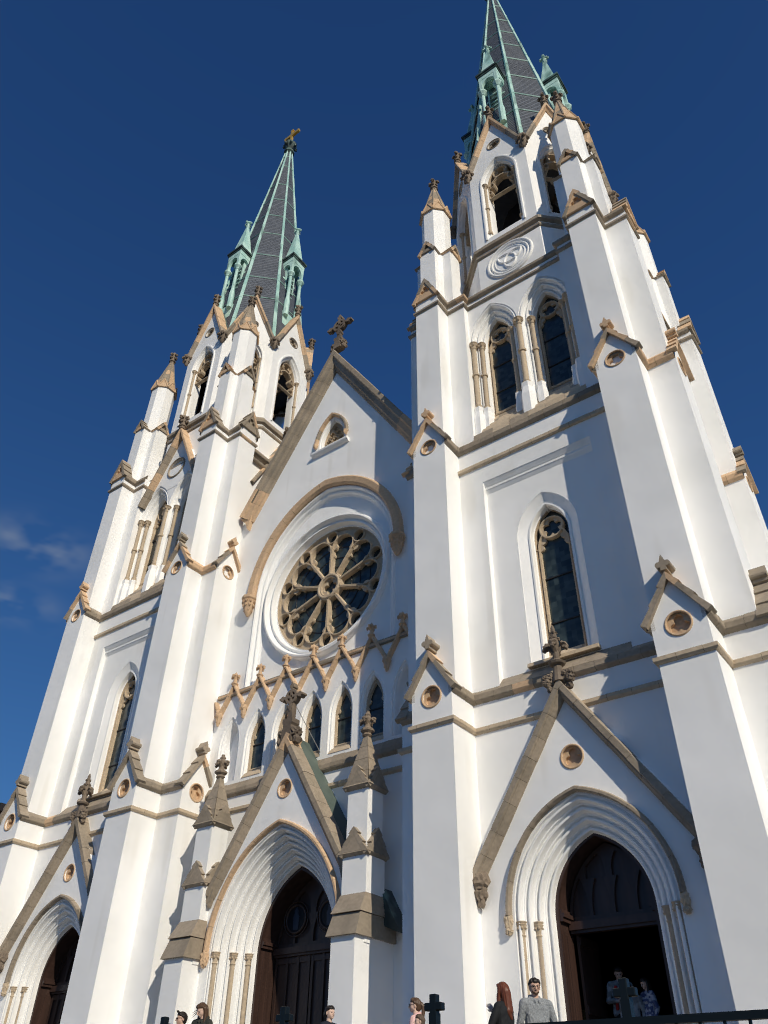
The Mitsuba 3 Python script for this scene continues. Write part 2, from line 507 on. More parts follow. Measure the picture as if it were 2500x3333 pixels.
def small_gablet(parent, fr, a0, hw, zb, za, c0, c1, pe, plain=False):
    """A solid stone gablet with a sunk trefoil."""
    tri = [(a0 - hw, zb), (a0 + hw, zb), (a0, za - 0.1)]
    zc, r = zb + (za - zb) * 0.36, hw * 0.2
    put("gablet", [slab(fr, cs(tri), c0, c1 - 0.1), slab(fr, cs(tri) - (cs(circ(a0, zc + 9, 0.01, 4)) if plain else foil(3, r, r * 1.1).translate((a0, zc))), c1 - 0.1, c1 - 0.005 + (0.035 if plain else 0))], pick(pe), parent)
    k = name("gablet_roof", parent)
    scene[k] = mikit.ply(slab(fr, cs([(a0 - hw * 0.9, zb + 0.02), (a0 + hw * 0.9, zb + 0.02), (a0, za - 0.16)]), c0, c1 - 0.12), "mat_brown")
    for v, s in slopes(za, hw + 0.07, za - zb + 0.03, a0, 3):
        v = [np.asarray(p) for p in v]
        piece("slab", k, slab(fr, cs(v), c0, c1 + 0.035), pick(pe))


def pier_corner(sx, k, frames, pe):
    """One corner of a tower: two buttresses at right angles, three stages high."""
    P = name("pier", C)
    solids = []
    vis = (k in (0, 3)) or sx > 0
    for f, e in ((frames[k], 1), (frames[(k + 1) % 4], -1)):
        for s, (a1, a2, p, z0, ze, za) in enumerate(ST):
            lo, hi = sorted((e * a1, e * a2))
            m = (lo + hi) / 2
            nxt = ST[s + 1][2] if s < 2 else 0.4
            if s < 2:
                body = [(lo, z0), (hi, z0), (hi, ze), (m, za - 0.18), (lo, ze)]
                sec = cs(body)
                rc, rr = ze - (0.13 if s == 0 else 0.05), 0.31
                solids += [slab(f, sec, -0.3, p - 0.2), slab(f, sec - cs(circ(m, rc, rr * 0.93, 28)), p - 0.2, p)]
                roundel(P, f, m, rc, rr, p)
                gablet(P, f, m, 0.79, za, 1.24 if s == 0 else 1.27, nxt - 0.02, p + 0.13, pe[s])
            else:
                solids.append(slab(f, cs(rect(lo, hi, z0, ze)), -0.3, p))
                small_gablet(P, f, m, (hi - lo) / 2 + 0.04, ze + 0.01, za, 0.3, p + 0.1, pe[2])
    scene[P] = mikit.ply(cat(solids), "mat_white")
    # the pinnacle above
    fr0 = frames[k].at(3.2, 0, -0.4)
    Q = name("corner_pinnacle", C)
    body = []
    for j in range(4):
        f = Fr(fr0.o, frames[k].ang + j * math.pi / 2)
        ln = 0.8 if j != 3 and j != 2 else 0.85
        body.append(slab(f, cs(rect(-0.36, 0.36, 26.9, 30.92)), 0.0, ln))
        small_gablet(Q, f, 0, 0.38, 30.93, 31.74, 0.4, ln + 0.07, pe[2])
    oc = circ(0, 0, 0.64, 8, math.pi / 8)
    v, fc = arr(Manifold.extrude(cs(oc), 7.5))
    body.append((v + fr0.o + [0, 0, 26.9], fc))
    scene[Q] = mikit.ply(cat(body), "mat_white")
    turret_cap(Q, fr0.o + [0, 0, 34.33], 0.64, 2.67, 6, pe[3], "mat_brown2")
    v, fc = finial(1.02, 0.26, 5 + k)
    put("finial", (v + fr0.o + [0, 0, 36.93], fc), "mat_dark", Q)


def turret_cap(parent, o, r, h, rows, pe, corem, n=8, ph=math.pi / 8, zig=True):
    """A stone cap of flat courses with rolls on its edges and a zigzag of little gables at its foot."""
    R = lambda z: (r + 0.05) * (1 - z / h) + 0.09 * z / h
    P = lambda z, k, s=1.0: o + np.array([R(z) * s * math.cos(ph + 2 * math.pi * k / n), R(z) * s * math.sin(ph + 2 * math.pi * k / n), z])
    k0 = name("cap", parent)
    scene[k0] = mikit.ply(move(lathe([(R(0) * 0.93, 0), (0.08, h - 0.02)], n), *o, rz=ph), corem)
    for i in range(rows):
        za, zb = h * i / rows + 0.004, h * (i + 1) / rows - 0.008
        for k in range(n):
            q = [P(z, kk, s) for s in (1.0, 0.8) for z, kk in ((za, k + 0.012), (za, k + 0.988), (zb, k + 0.988), (zb, k + 0.012))]
            w = np.array(q)
            piece("stone", k0, (w, np.array([[0, 1, 2], [0, 2, 3], [4, 6, 5], [4, 7, 6], [0, 4, 5], [0, 5, 1], [1, 5, 6], [1, 6, 2], [2, 6, 7], [2, 7, 3], [3, 7, 4], [3, 4, 0]])), pick(pe(i / rows) if callable(pe) else pe))
    put("cap_roll", [rod(P(h * 0.2, k), P(h, k), 0.035, 5) for k in range(n)], pick(0.3), k0)
    if zig:
        z = []
        for k in range(n):
            A, B = P(0, k, 1.06), P(0, k + 1, 1.06)
            t = (A + B) / 2 + (0, 0, h * 0.24)
            t[:2] = o[:2] + (t[:2] - o[:2]) * 0.93
            g = (A + B) / 2 * 1.0
            z += [rod(A, t, 0.04, 5), rod(B, t, 0.04, 5), (np.array([A, B, t, o + (g - o) * 0.3]), np.array([[0, 1, 2], [1, 0, 3], [2, 1, 3], [0, 2, 3]]))]
        put("cap_gablet", z, pick(0.8 if not callable(pe) else pe(0)), k0)


SL = lambda a, b, x: a + (b - a) * x


def orders(S, D, n, roll=0.055):
    """The splayed, many-ribbed profile of a doorway: from (0, 0) inward S and back D in n ribbed steps; closed behind."""
    p = []
    for k in range(n):
        s0, d0, s1, d1 = -S * k / n, -D * k / n, -S * (k + 1) / n, -D * (k + 1) / n
        w, q = s1 - s0, d1 - d0
        p += [(s0, d0), (s0 + w * 0.16, d0), (s0 + w * 0.19, d0 + q * 0.55), (s0 + w * 0.34, d0 + q * 0.74), (s0 + w * 0.44, d0 + q * 0.6), (s0 + w * 0.46, d0 + q * 0.26)]
        cx, cy = s0 + w * 0.66, d0 + q * 0.24
        p += [(cx + w * 0.2 * math.cos(t), cy - q * 0.2 * math.sin(t) * 1.2) for t in np.linspace(math.pi, 0, 5)]
        p += [(s0 + w * 0.88, d0 + q * 0.6), (s0 + w * 0.97, d0 + q * 0.8)]
    p += [(-S, -D), (-S, -D - 0.25), (0.1, -D - 0.25), (0.1, -0.02)]
    return p[::-1]


def tracery(parent, fr, outline, plain, cusped, c, rib=0.07, depth=0.18, mat="mat_buff", base="tracery"):
    """Stone tracery: a cusped plate at the back, and moulded ribs round every opening in front of it."""
    off = lambda h, g: h.offset(g, mi_join, 2.0, 20)
    back, r1, r2 = outline, outline - off(outline, -rib), outline - off(outline, -rib * 0.5)
    for h in cusped:
        back = back - h
    for h in plain:
        r1, r2 = r1 + (off(h, rib) - h), r2 + (off(h, rib * 0.7) - off(h, rib * 0.28))
    for h in plain:
        r1 = r1 - h
    return put(base, [slab(fr, back, c - depth - 0.14, c - depth * 0.62), slab(fr, r1 ^ outline, c - depth - 0.1, c - depth * 0.3), slab(fr, r2 ^ outline, c - depth, c)], mat, parent)


from manifold3d import JoinType
mi_join = JoinType.Round


def colonnette(parent, fr, a, c, z0, z1, r, cap=0.3, mat="mat_buff", ring=True):
    """A slim shaft with a moulded base, an annulet half way and a flaring capital."""
    o = fr.P([[a, 0, c]])[0]
    k = put("colonnette", [move(lathe([(r, z0), (r, z1 - cap)], 10), *o)] + ([move(lathe([(r, z0 + (z1 - z0) * 0.5 + t) if abs(t) > 0.05 else (r * 1.5, z0 + (z1 - z0) * 0.5 + t) for t in (-0.07, -0.045, 0.045, 0.07)], 10), *o)] if ring else []), mat, parent, smooth=40)
    put("capital", [move(lathe([(r * 1.0, z1 - cap), (r * 1.35, z1 - cap + 0.03), (r * 1.05, z1 - cap + 0.06), (r * 1.25, z1 - cap * 0.5), (r * 1.8, z1 - cap * 0.25), (r * 1.95, z1 - cap * 0.2), (r * 1.6, z1 - cap * 0.16), (r * 2.0, z1 - cap * 0.05), (r * 2.0, z1)], 10), *o)] + [move(blob(r * 0.55, 3 + j, 1, 0.3), o[0] + r * 1.4 * math.cos(j * 1.05), o[1] + r * 1.4 * math.sin(j * 1.05), z1 - cap * 0.42) for j in range(6)], mat, k)
    put("base", move(lathe([(r * 1.6, z0 - 0.02), (r * 1.6, z0 + 0.05), (r * 1.2, z0 + 0.09), (r * 1.4, z0 + 0.13), (r, z0 + 0.17)], 10), *o), mat, k)
    return k


def lancet_head(w, zs, rise, z0):
    """Openings of a lancet's tracery head: a cusped light below and a five-lobed circle above; (outline, plain, cusped)."""
    outl = cs(arch(w, zs, rise, 0, z0))
    R = w * 0.56
    zc = zs + rise * 0.30
    disc = cs(circ(0, zc, R + 0.065, 28))
    lw, lz = w - 0.14, zc - R * 1.9
    light = cs(arch(lw, lz, w * 1.05, 0, z0 + 0.08)) - disc
    cus = None
    for s in (-1, 1):
        for x, z, r in ((0.80, 0.44, 0.22), (1.0, 0.06, 0.20), (0.42, 0.74, 0.15)):
            q = cs(circ(s * lw * x, lz + w * z, w * r, 14))
            cus = q if cus is None else cus + q
    eye = cs(circ(0, zc, R, 24)) ^ outl.offset(-0.07, mi_join, 2.0, 20)
    eyec = foil(5, R * 0.33, R * 0.6).translate((0, zc)) ^ eye
    side = (outl.offset(-0.05, mi_join, 2.0, 20) - cs(arch(lw, lz, w * 1.05, 0.06, z0 + 0.08)) - disc) ^ cs(rect(-3, 3, lz, zs + rise))
    return outl, [light, eye, side], [light - cus, eyec, side]


def glazing(parent, fr, outl, c, z0, z1, w, bars):
    k = put("glass", slab(fr, outl, c - 0.04, c), "mat_glass", parent)
    for z in bars:
        put("glazing_bar", box(fr, -w, w, z - 0.018, z + 0.018, c, c + 0.035), "mat_lead", parent)
    return k


def steep_sill(parent, fr, a0, a1, rows, mat="mat_buff"):
    """A stepped sill: rows of (bottom z, top z, front c at bottom, front c at top), each cut into stones."""
    k = name("sill", parent)
    v = [box(fr, a0 + 0.03, a1 - 0.03, zb, zt - 0.02, -1.2, min(cb, ct) - 0.02) for zb, zt, cb, ct in rows]
    scene[k] = mikit.ply(cat(v), "mat_brown")
    for zb, zt, cb, ct in rows:
        n = max(1, round((a1 - a0) / 0.62))
        e = np.linspace(a0, a1, n + 1)
        e[1:-1] += (RNG.random(n - 1) - 0.5) * 0.15
        for x0, x1 in zip(e[:-1], e[1:]):
            x0, x1 = x0 + 0.005, x1 - 0.005
            V = np.array([[x, z, c] for x in (x0, x1) for z, c in ((zb, -1.15), (zb, cb), (zt, ct), (zt, -1.15))])
            F = np.array([[0, 1, 2], [0, 2, 3], [4, 6, 5], [4, 7, 6], [1, 5, 6], [1, 6, 2], [2, 6, 7], [2, 7, 3], [0, 4, 5], [0, 5, 1]])
            piece("stone", k, (fr.P(V), F), mat if RNG.random() < 0.7 else "mat_brown2")
    return k


def portal_front(fr, parent, closed, pe):
    """Tower doorway: gable wall, ribbed arch, hood, columns, wooden lining, tympanum, and doors when closed."""
    w, zs, rise = 1.80, 5.3, 2.27
    P = name("portal", parent)
    hole = cs(arch(w, zs, rise, -0.01, -0.5))
    zt, sl = 10.27, 1.505
    gw = cs([(-2.59, 0), (2.59, 0), (2.59, zt - sl * 2.59), (0, zt - 0.06), (-2.59, zt - sl * 2.59)])
    g2 = gw - hole - cs(circ(0, 8.39, 0.27, 28))
    scene[P] = mikit.ply(cat([slab(fr, g2, -0.25, 0.2), slab(fr, gw - hole, -0.95, -0.25)]), "mat_white")
    roundel(P, fr, 0, 8.39, 0.29, 0.2)
    put("arch_order", amould(fr.at(0, 0, 0.2), (w, zs, rise), 0.0, 16, orders(0.68, 0.62, 4)), "mat_white", P, smooth=35)
    band("hood_mould", P, fr, arch(w, zs, rise, 0.03, zs + 0.02, 16), [(0, 0.19), (0, 0.31), (0.025, 0.35), (0.08, 0.35), (0.11, 0.29), (0.11, 0.19)], 0.62, pe)
    for s in (-1, 1):
        o = fr.P([[s * 1.9, 0, 0.26]])[0]
        put("hood_stop", [move(blob(0.11, 31 + s, 2, 0.22, (0.8, 0.8, 1.6)), o[0], o[1], 5.2), move(blob(0.08, 37 + s, 2, 0.3), o[0], o[1], 5.02)], "mat_buff", P)
    band("gable_coping", P, fr, [(-2.72, zt - sl * 2.72), (0, zt), (2.72, zt - sl * 2.72)], [(-0.02, 0.0), (-0.02, 0.38), (-0.04, 0.46), (-0.17, 0.46), (-0.19, 0.41), (-0.21, 0.41), (-0.24, 0.36), (-0.29, 0.30), (-0.29, 0.0)], 0.58, pe)
    for s in (-1, 1):
        o = fr.P([[s * 2.5, 0, 0.32]])[0]
        put("coping_corbel", [move(blob(0.24, 41 + s, 2, 0.2, (0.9, 0.8, 0.95)), o[0], o[1], 6.05), move(blob(0.17, 43 + s, 2, 0.25, (0.9, 0.8, 1.2)), o[0], o[1], 5.82), move(blob(0.09, 47 + s, 1, 0.3, (1, 1, 1.3)), o[0], o[1], 5.62)], "mat_dark", P)
    o = fr.P([[0, 0, 0.34]])[0]
    v = [move(lathe([(0.16, 0), (0.12, 0.3), (0.10, 0.42), (0.19, 0.45), (0.22, 0.5), (0.15, 0.54), (0.08, 0.6), (0.09, 0.82), (0.12, 0.95), (0.1, 1.1), (0.075, 1.28), (0.05, 1.46), (0.02, 1.54)], 10), o[0], o[1], 10.16)]
    v += [move(m, o[0], o[1], 10.16) for m in leaf_ring(4, 0.09, 0.9, 0.22, 60) + leaf_ring(6, 0.05, 1.12, 0.09, 66) + leaf_ring(5, 0.03, 1.3, 0.07, 70)]
    for s in (-1, 1):
        for j, (da, db, r) in enumerate(((0.2, 0.2, 0.12), (0.3, 0.06, 0.11), (0.24, -0.1, 0.09), (0.34, 0.2, 0.07), (0.16, 0.06, 0.09))):
            q = fr.P([[s * da, 0, 0.34 + 0.05 * (j % 2)]])[0]
            v.append(move(blob(r, 80 + s + 3 * j, 2, 0.22), q[0], q[1], 10.12 + db))
    put("gable_finial", v, "mat_dark", P)
    for s in (-1, 1):
        colonnette(P, fr, s * 1.68, 0.10, 2.5, 5.2, 0.058, ring=False)
        colonnette(P, fr, s * 1.40, -0.13, 2.5, 5.2, 0.055, ring=False)
    door_set(P, fr, 1.12, zs, 1.59, -0.41, -0.9, closed, 5.25)


def door_set(P, fr, w, zs, rise, c0, c1, closed, zt):
    """Wooden lining, capital moulding, tympanum with blind tracery, and the leaves."""
    lin = cs(arch(w + 0.03, zs, rise, 0.0, 2.5)) - cs(arch(w, zs, rise, -0.07, 2.4))
    put("door_lining", [slab(fr, lin, c1 - 0.12, c0)] + [box(fr, s * (w - 0.075) - 0.012, s * (w - 0.075) + 0.012, 2.7, zt - 0.25, c, c + 0.16) for s in (-1, 1) for c in (c1 + 0.06, c1 + 0.29)], "mat_wood", P)
    for s in (-1, 1):
        put("lining_capital", [box(fr, min(s * (w - 0.15 - q), s * (w - 0.05)), max(s * (w - 0.15 - q), s * (w - 0.05)), zt - 0.02 + z, zt + 0.06 + z, c1, c0 - 0.03) for z, q in ((0, 0.0), (0.08, 0.04), (0.16, -0.02))], "mat_wood", P)
    head = cs(arch(w, zs, rise, -0.1, zt))
    n = 4
    gw = (2 * w - 0.2) / n
    plain = []
    for k in range(n):
        a = -w + 0.1 + gw * (k + 0.5)
        plain.append(cs(shift(arch(gw / 2 - 0.04, zt + 0.25, 0.75, 0, zt + 0.12), a)) ^ head.offset(-0.06, mi_join, 2.0, 16))
    for s in (-1, 1):
        plain.append(cs(shift(arch(gw * 0.45, zt + 0.95, 0.5, 0, zt + 0.85), s * gw * 0.6)) ^ head.offset(-0.08, mi_join, 2.0, 16))
    sec = head
    for h in plain:
        sec = sec - h
    put("tympanum", [slab(fr, head, c1 - 0.16, c1 - 0.08), slab(fr, sec, c1 - 0.09, c1 - 0.01)], "mat_wood", P)
    put("transom", [box(fr, -w + 0.1, w - 0.1, zt - 0.14, zt + 0.02, c1 - 0.12, c1 + 0.1), box(fr, -w + 0.1, w - 0.1, zt - 0.2, zt - 0.13, c1 - 0.1, c1 + 0.04)], "mat_wood", P)
    if closed:
        for s in (-1, 1):
            e0, e1 = sorted((0.02 * s, s * (w - 0.12)))
            D = put("door", box(fr, e0, e1, 2.5, zt - 0.2, c1 - 0.14, c1 - 0.07), "mat_wood", P)
            for z in (2.5, 3.6, zt - 0.36):
                put("rail", box(fr, e0, e1, z, z + 0.14, c1 - 0.08, c1 - 0.03), "mat_wood", D)
            for x in np.linspace(e0, e1 - 0.08, 4):
                put("stile", box(fr, x, x + 0.08, 2.5, zt - 0.2, c1 - 0.08, c1 - 0.02), "mat_wood", D)
    else:
        for s in (-1, 1):
            D = put("door", box(fr, s * (w - 0.16) - 0.03, s * (w - 0.16) + 0.03, 2.5, zt - 0.2, c1 - 1.05, c1 - 0.13), "mat_wood", P, label="dark wooden door leaf swung open into the church")
            for z in (2.55, 3.6, zt - 0.4):
                put("rail", box(fr, s * (w - 0.19) - 0.03, s * (w - 0.19) + 0.03, z, z + 0.16, c1 - 1.04, c1 - 0.14), "mat_wood", D)


def square_front(sx, fr, k):
    """The recessed bay between two corner piers of a tower, three storeys high."""
    W = name("tower_wall", C)
    panel, lan = (1.78, 10.6, 17.53), (0.95, 15.05, 1.4)
    lh = cs(arch(*lan, 0, 11.0))
    tw = (1.0, 24.45, 1.72)
    th = cs(shift(arch(*tw, 0, 19.55), -1.0)) + cs(shift(arch(*tw, 0, 19.55), 1.0))
    ph = cs(arch(1.80, 5.3, 2.27, -0.01, -0.5))
    B = 2.75
    solid = [slab(fr, cs(rect(-B, B, 0, 10.6)) - ph, -1.0, 0.0),
             slab(fr, cs(rect(-B, B, 10.6, 19.05)) - cs(rect(-panel[0], panel[0], 10.0, panel[2])), -0.2, 0.0),
             slab(fr, cs(rect(-B, B, 10.6, 19.05)) - lh, -1.0, -0.2),
             slab(fr, cs(rect(-B, -1.98, 19.05, 26.95), ), -1.3, 0.0), slab(fr, cs(rect(1.98, B, 19.05, 26.95)), -1.3, 0.0),
             slab(fr, cs(rect(-1.99, 1.99, 19.05, 26.95)) - th, -1.3, -0.28)]
    solid.append(mould(fr, [(-1.785, 17), (1.785, 17)], [(0.54, -0.003), (0.37, -0.10), (0.36, -0.115), (0.28, -0.115), (0.27, -0.13), (0.13, -0.205), (0.13, -0.3), (0.6, -0.3), (0.6, -0.003)]))
    scene[W] = mikit.ply(cat(solid), "mat_white")
    if k == 0:
        portal_front(fr, C, sx < 0, 0.0)
    # lancet
    L = put("lancet_window", amould(fr.at(0, 0, -0.2), lan, 11.0, 14, [(0, 0), (-0.02, 0), (-0.03, -0.02), (-0.3, -0.16), (-0.31, -0.12), (-0.36, -0.12), (-0.38, -0.17), (-0.38, -0.28), (-0.40, -0.3), (-0.40, -0.5), (0.1, -0.6), (0.1, -0.02)][::-1]), "mat_white", C, smooth=25)
    w, zs, rise = 0.57, 15.05, 1.02
    o, pl, cu = lancet_head(w, zs, rise, 11.2)
    tracery(L, fr, o, pl, cu, -0.52, 0.055, 0.1)
    glazing(L, fr, o, -0.66, 11.2, 16, w, (12.35, 13.75))
    steep_sill(L, fr, -0.97, 0.97, [(10.98, 11.09, -0.02, -0.05), (11.09, 11.35, -0.3, -0.5), (11.35, 11.62, -0.5, -0.75)])
    # sills of the storeys
    S = name("weathering", C)
    scene[S] = mikit.ply(box(fr, -1.75, 1.75, 10.5, 10.62, -0.5, 0.05), "mat_brown")
    e = np.linspace(-1.78, 1.78, 7)
    for x0, x1 in zip(e[:-1], e[1:]):
        for z0, z1, c0, c1 in ((10.58, 10.79, 0.11, -0.05), (10.79, 10.98, -0.05, -0.22)):
            V = np.array([[x, z, c] for x in (x0 + 0.005, x1 - 0.005) for z, c in ((z0, -0.6), (z0, c0), (z1, c1), (z1, -0.6))])
            piece("stone", S, (fr.P(V), np.array([[0, 1, 2], [0, 2, 3], [4, 6, 5], [4, 7, 6], [1, 5, 6], [1, 6, 2], [2, 6, 7], [2, 7, 3], [0, 4, 5], [0, 5, 1]])), pick(0))
    steep_sill(C, fr, -1.98, 1.98, [(19.25, 19.62, 0.06, -0.02), (19.62, 19.92, -0.1, -0.2), (19.92, 20.2, -0.26, -0.36), (20.2, 20.5, -0.45, -0.55), (20.5, 21.15, -0.62, -0.9)])
    for z0, z1, p in ((18.17, 18.31, 0.09),):
        band("string_course", C, fr, [(-2.6, z0), (2.6, z0)], [(0, -0.05), (0.0, p * 0.6), (0.03, p), (z1 - z0, p), (z1 - z0 + 0.02, -0.05)], 0.62, 0.0, mat="mat_buff")
    for ww in (-1, 1):
        f2 = fr.at(ww * 1.0, 0, 0)
        T = put("twin_window", amould(f2.at(0, 0, -0.28), tw, 19.5, 14, orders(0.48, 0.46, 3)), "mat_white", C, smooth=35)
        o, pl, cu = lancet_head(0.56, 24.45, 1.16, 20.9)
        tracery(T, f2, o, pl, cu, -0.76, 0.055, 0.1)
        glazing(T, f2, o, -0.9, 20.9, 25.5, 0.56, (22.05, 23.35))
    for a, c, ped in ((-1.86, -0.31, 1), (-1.63, -0.5, 1), (0.0, -0.27, 1.3), (-0.40, -0.5, 1), (0.40, -0.5, 1), (1.63, -0.5, 1), (1.86, -0.31, 1)):
        kk = colonnette(C, fr, a, c, 21.05, 24.4, 0.082 if a else 0.1, 0.32)
        o = fr.P([[a, 0, c]])[0]
        put("pedestal", [move(lathe([(0.2 * ped, 19.6), (0.2 * ped, 20.5), (0.15 * ped, 20.85), (0.17 * ped, 21.03)], 6), *o)], "mat_white", kk)


def gable_two(fr, pe):
    """The gable over the paired windows of the left tower."""
    G = name("storey_gable", C)
    zt, hw = 29.42, 2.0
    sl = (zt - 25.2) / hw
    sec = cs([(-hw, 25.6), (hw, 25.6), (hw, zt - sl * hw + 0.2), (0, zt - 0.1), (-hw, zt - sl * hw + 0.2)])
    th = cs(shift(arch(1.0, 24.45, 1.72, 0, 20.2), -1.0)) + cs(shift(arch(1.0, 24.45, 1.72, 0, 20.2), 1.0))
    sec = sec - th
    scene[G] = mikit.ply(cat([slab(fr, sec, -0.95, -0.67), slab(fr, sec - cs(circ(0, 26.85, 0.56, 32)), -0.68, -0.26)]), "mat_white")
    roundel(G, fr, 0, 26.85, 0.6, -0.26, mat="mat_brown2")
    band("gable_coping", G, fr, [(-hw - 0.02, zt - sl * hw), (0, zt), (hw + 0.02, zt - sl * hw)], [(0, -0.6), (0, 0.0), (-0.03, 0.05), (-0.13, 0.05), (-0.17, -0.04), (-0.24, -0.1), (-0.24, -0.6)], 0.5, pe)
    o = fr.P([[0, 0, -0.05]])[0]
    put("gable_finial", move(finial(1.0, 0.3, 90), o[0], o[1], zt - 0.15), "mat_dark", G)


def tower(sx):
    ctr = np.array([sx * TX, 3.8, 0.0])
    F = [Fr(ctr + H * np.array([math.sin(k * math.pi / 2), -math.cos(k * math.pi / 2), 0]), k * math.pi / 2) for k in range(4)]
    # solid core behind the bays
    put("tower_core", [box(WORLD, ctr[0] - 3.79, ctr[0] + 3.79, 11.0, 19.0, -6.5, -1.0), box(WORLD, ctr[0] - 3.69, ctr[0] + 3.69, 19.0, 27.0, -7.49, -1.2), box(WORLD, ctr[0] - 3.79, ctr[0] - 2.7, 0, 11.0, -6.5, -0.4), box(WORLD, ctr[0] + 2.7, ctr[0] + 3.79, 0, 11.0, -6.5, -0.4),
                       box(WORLD, ctr[0] - 3.69, ctr[0] - 2.7, 11.0, 27.0, -1.3, -0.11), box(WORLD, ctr[0] + 2.7, ctr[0] + 3.69, 11.0, 27.0, -1.3, -0.11)], "mat_white", C)
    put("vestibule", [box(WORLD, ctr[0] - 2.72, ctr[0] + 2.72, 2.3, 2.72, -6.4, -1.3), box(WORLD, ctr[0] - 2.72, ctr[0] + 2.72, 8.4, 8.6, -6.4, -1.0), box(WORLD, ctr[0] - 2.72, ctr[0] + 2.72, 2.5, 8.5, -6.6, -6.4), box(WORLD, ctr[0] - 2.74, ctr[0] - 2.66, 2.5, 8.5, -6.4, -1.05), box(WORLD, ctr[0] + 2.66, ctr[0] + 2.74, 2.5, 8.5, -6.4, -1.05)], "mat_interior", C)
    square_front(sx, F[0], 0)
    pe = [0.04, 0.75, 0.45, (lambda t: 0.9 - 0.5 * t)]
    if sx < 0:
        pe[3] = lambda t: 0.75 - 0.6 * t
    for k in range(4):
        pier_corner(sx, k, F, pe)
    # courses in plan
    loc = lambda f, A: np.array([f.P([[a, 0, c]])[0][:2] for a, c in A])

    def loop(s, full=True):
        a1, a2, p = ST[s][:3]
        pts = []
        for k in range(4):
            mid = [(-1.98, 0), (-1.98, -0.28), (1.98, -0.28), (1.98, 0)] if (k == 0 and s == 2) else []
            A = [(-a2, a2 - H), (-a2, p), (-a1, p), (-a1, 0)] + mid + [(a1, 0), (a1, p), (a2, p)]
            if abs(a2 - H) < 0.02:
                A = [(-H, 0), (-H, p), (-a1, p), (-a1, 0)] + mid + [(a1, 0), (a1, p), (H, p)]
            pts.append(loc(F[k], A))
        P = np.vstack(pts)
        # travel runs along the front from left to right, so that out is on the left: flip y to keep plan frames (a, c)
        return P

    PF = Fr((0, 0, 0), 0.0)

    def plan(P):
        return np.stack([P[:, 0], -P[:, 1]], 1)

    def mplan(base, P, prof, L, pe, closed, mat=None):
        Q = plan(P)
        k = name(base, C)
        pr = np.asarray(prof, float)
        def fix(m):
            v, f = m
            return np.stack([v[:, 0], v[:, 1], v[:, 2]], 1), f
        scene[k] = mikit.ply(fix(mould(PF, Q, pr * 0.9 + pr.mean(0) * 0.1, closed, True)), "mat_mortar")
        for m in courses(PF, Q, pr, L, closed, True):
            piece("stone", k, fix(m), mat or pick(pe(m[0].mean(0)) if callable(pe) else pe))
        return k

    mplan("string_course", loop(0), [(-0.03, 9.54), (0.04, 9.55), (0.085, 9.6), (0.085, 9.69), (0.0, 9.72), (-0.03, 9.72)], 0.62, 0, True, "mat_buff")
    gap = [] if sx < 0 else None
    if sx > 0:
        mplan("string_course", loop(2), [(-0.03, 26.37), (0.04, 26.38), (0.08, 26.43), (0.08, 26.52), (0.0, 26.56), (-0.03, 26.56)], 0.62, 0.04, True)
    else:
        P = loop(2)
        i0 = [i for i in range(len(P)) if abs(P[i][1] - 0.28) < 0.01 and abs(P[i][0] + TX) < 2.2]
        Q = np.vstack([P[i0[1]:], P[:i0[0] + 1]])
        mplan("string_course", Q, [(-0.03, 26.37), (0.04, 26.38), (0.08, 26.43), (0.08, 26.52), (0.0, 26.56), (-0.03, 26.56)], 0.62, 0.04, False)
    for s, (z0, z1, sl, pp) in enumerate(((10.37, 10.59, 0.22, 0.02), (19.02, 19.28, 0.24, lambda c: 0.85 if (c[1] < -0.13 or abs(abs(c[0]) - TX) > 2.9) else 0.05), (26.8, 27.0, 0.26, 0.05))):
        a1, a2, p = ST[s][:3]
        pr = [(-0.1, z0 - 0.05), (0.0, z0 - 0.03), (0.1, z0 + 0.03), (0.12, z0 + 0.06), (0.12, z1 - 0.02), (0.09, z1), (-0.09, z1 + sl), (-0.1, z1 + sl)]
        for k in range(4):
            mid = [(-1.98, 0), (-1.98, -0.28), (1.98, -0.28), (1.98, 0)] if (k == 0 and s == 2) else []
            if k == 0 and s == 2 and sx < 0:
                for A in ([(-a1, p), (-a1, 0), (-2.0, 0)], [(2.0, 0), (a1, 0), (a1, p)]):
                    mplan("weathered_course", loc(F[k], A), pr, 0.55, pp, False)
            else:
                mplan("weathered_course", loc(F[k], [(-a1, p), (-a1, 0)] + mid + [(a1, 0), (a1, p)]), pr, 0.55, pp, False)
            f1, f2 = F[k], F[(k + 1) % 4]
            mplan("weathered_course", np.vstack([loc(f1, [(a2, p), (a2, a2 - H)]), loc(f2, [(-a2, p)])]), pr, 0.55, pp, False)
    # stone slope from the square to the pinnacles
    put("weathering", [box(WORLD, ctr[0] - 3.7, ctr[0] + 3.7, 26.95, 27.1, -7.5, -0.32)] + [(lambda v, f: (v, f))(*box(F[k], e * 3.2 - 0.46, e * 3.2 + 0.46, 26.95, 27.2, -0.3, 0.62)) for k in range(4) for e in (-1, 1)], "mat_brown2", C)
    if sx < 0:
        gable_two(F[0], 0.75)
        gable_two(F[1], 0.75)
    belfry(sx)
    spire(sx)


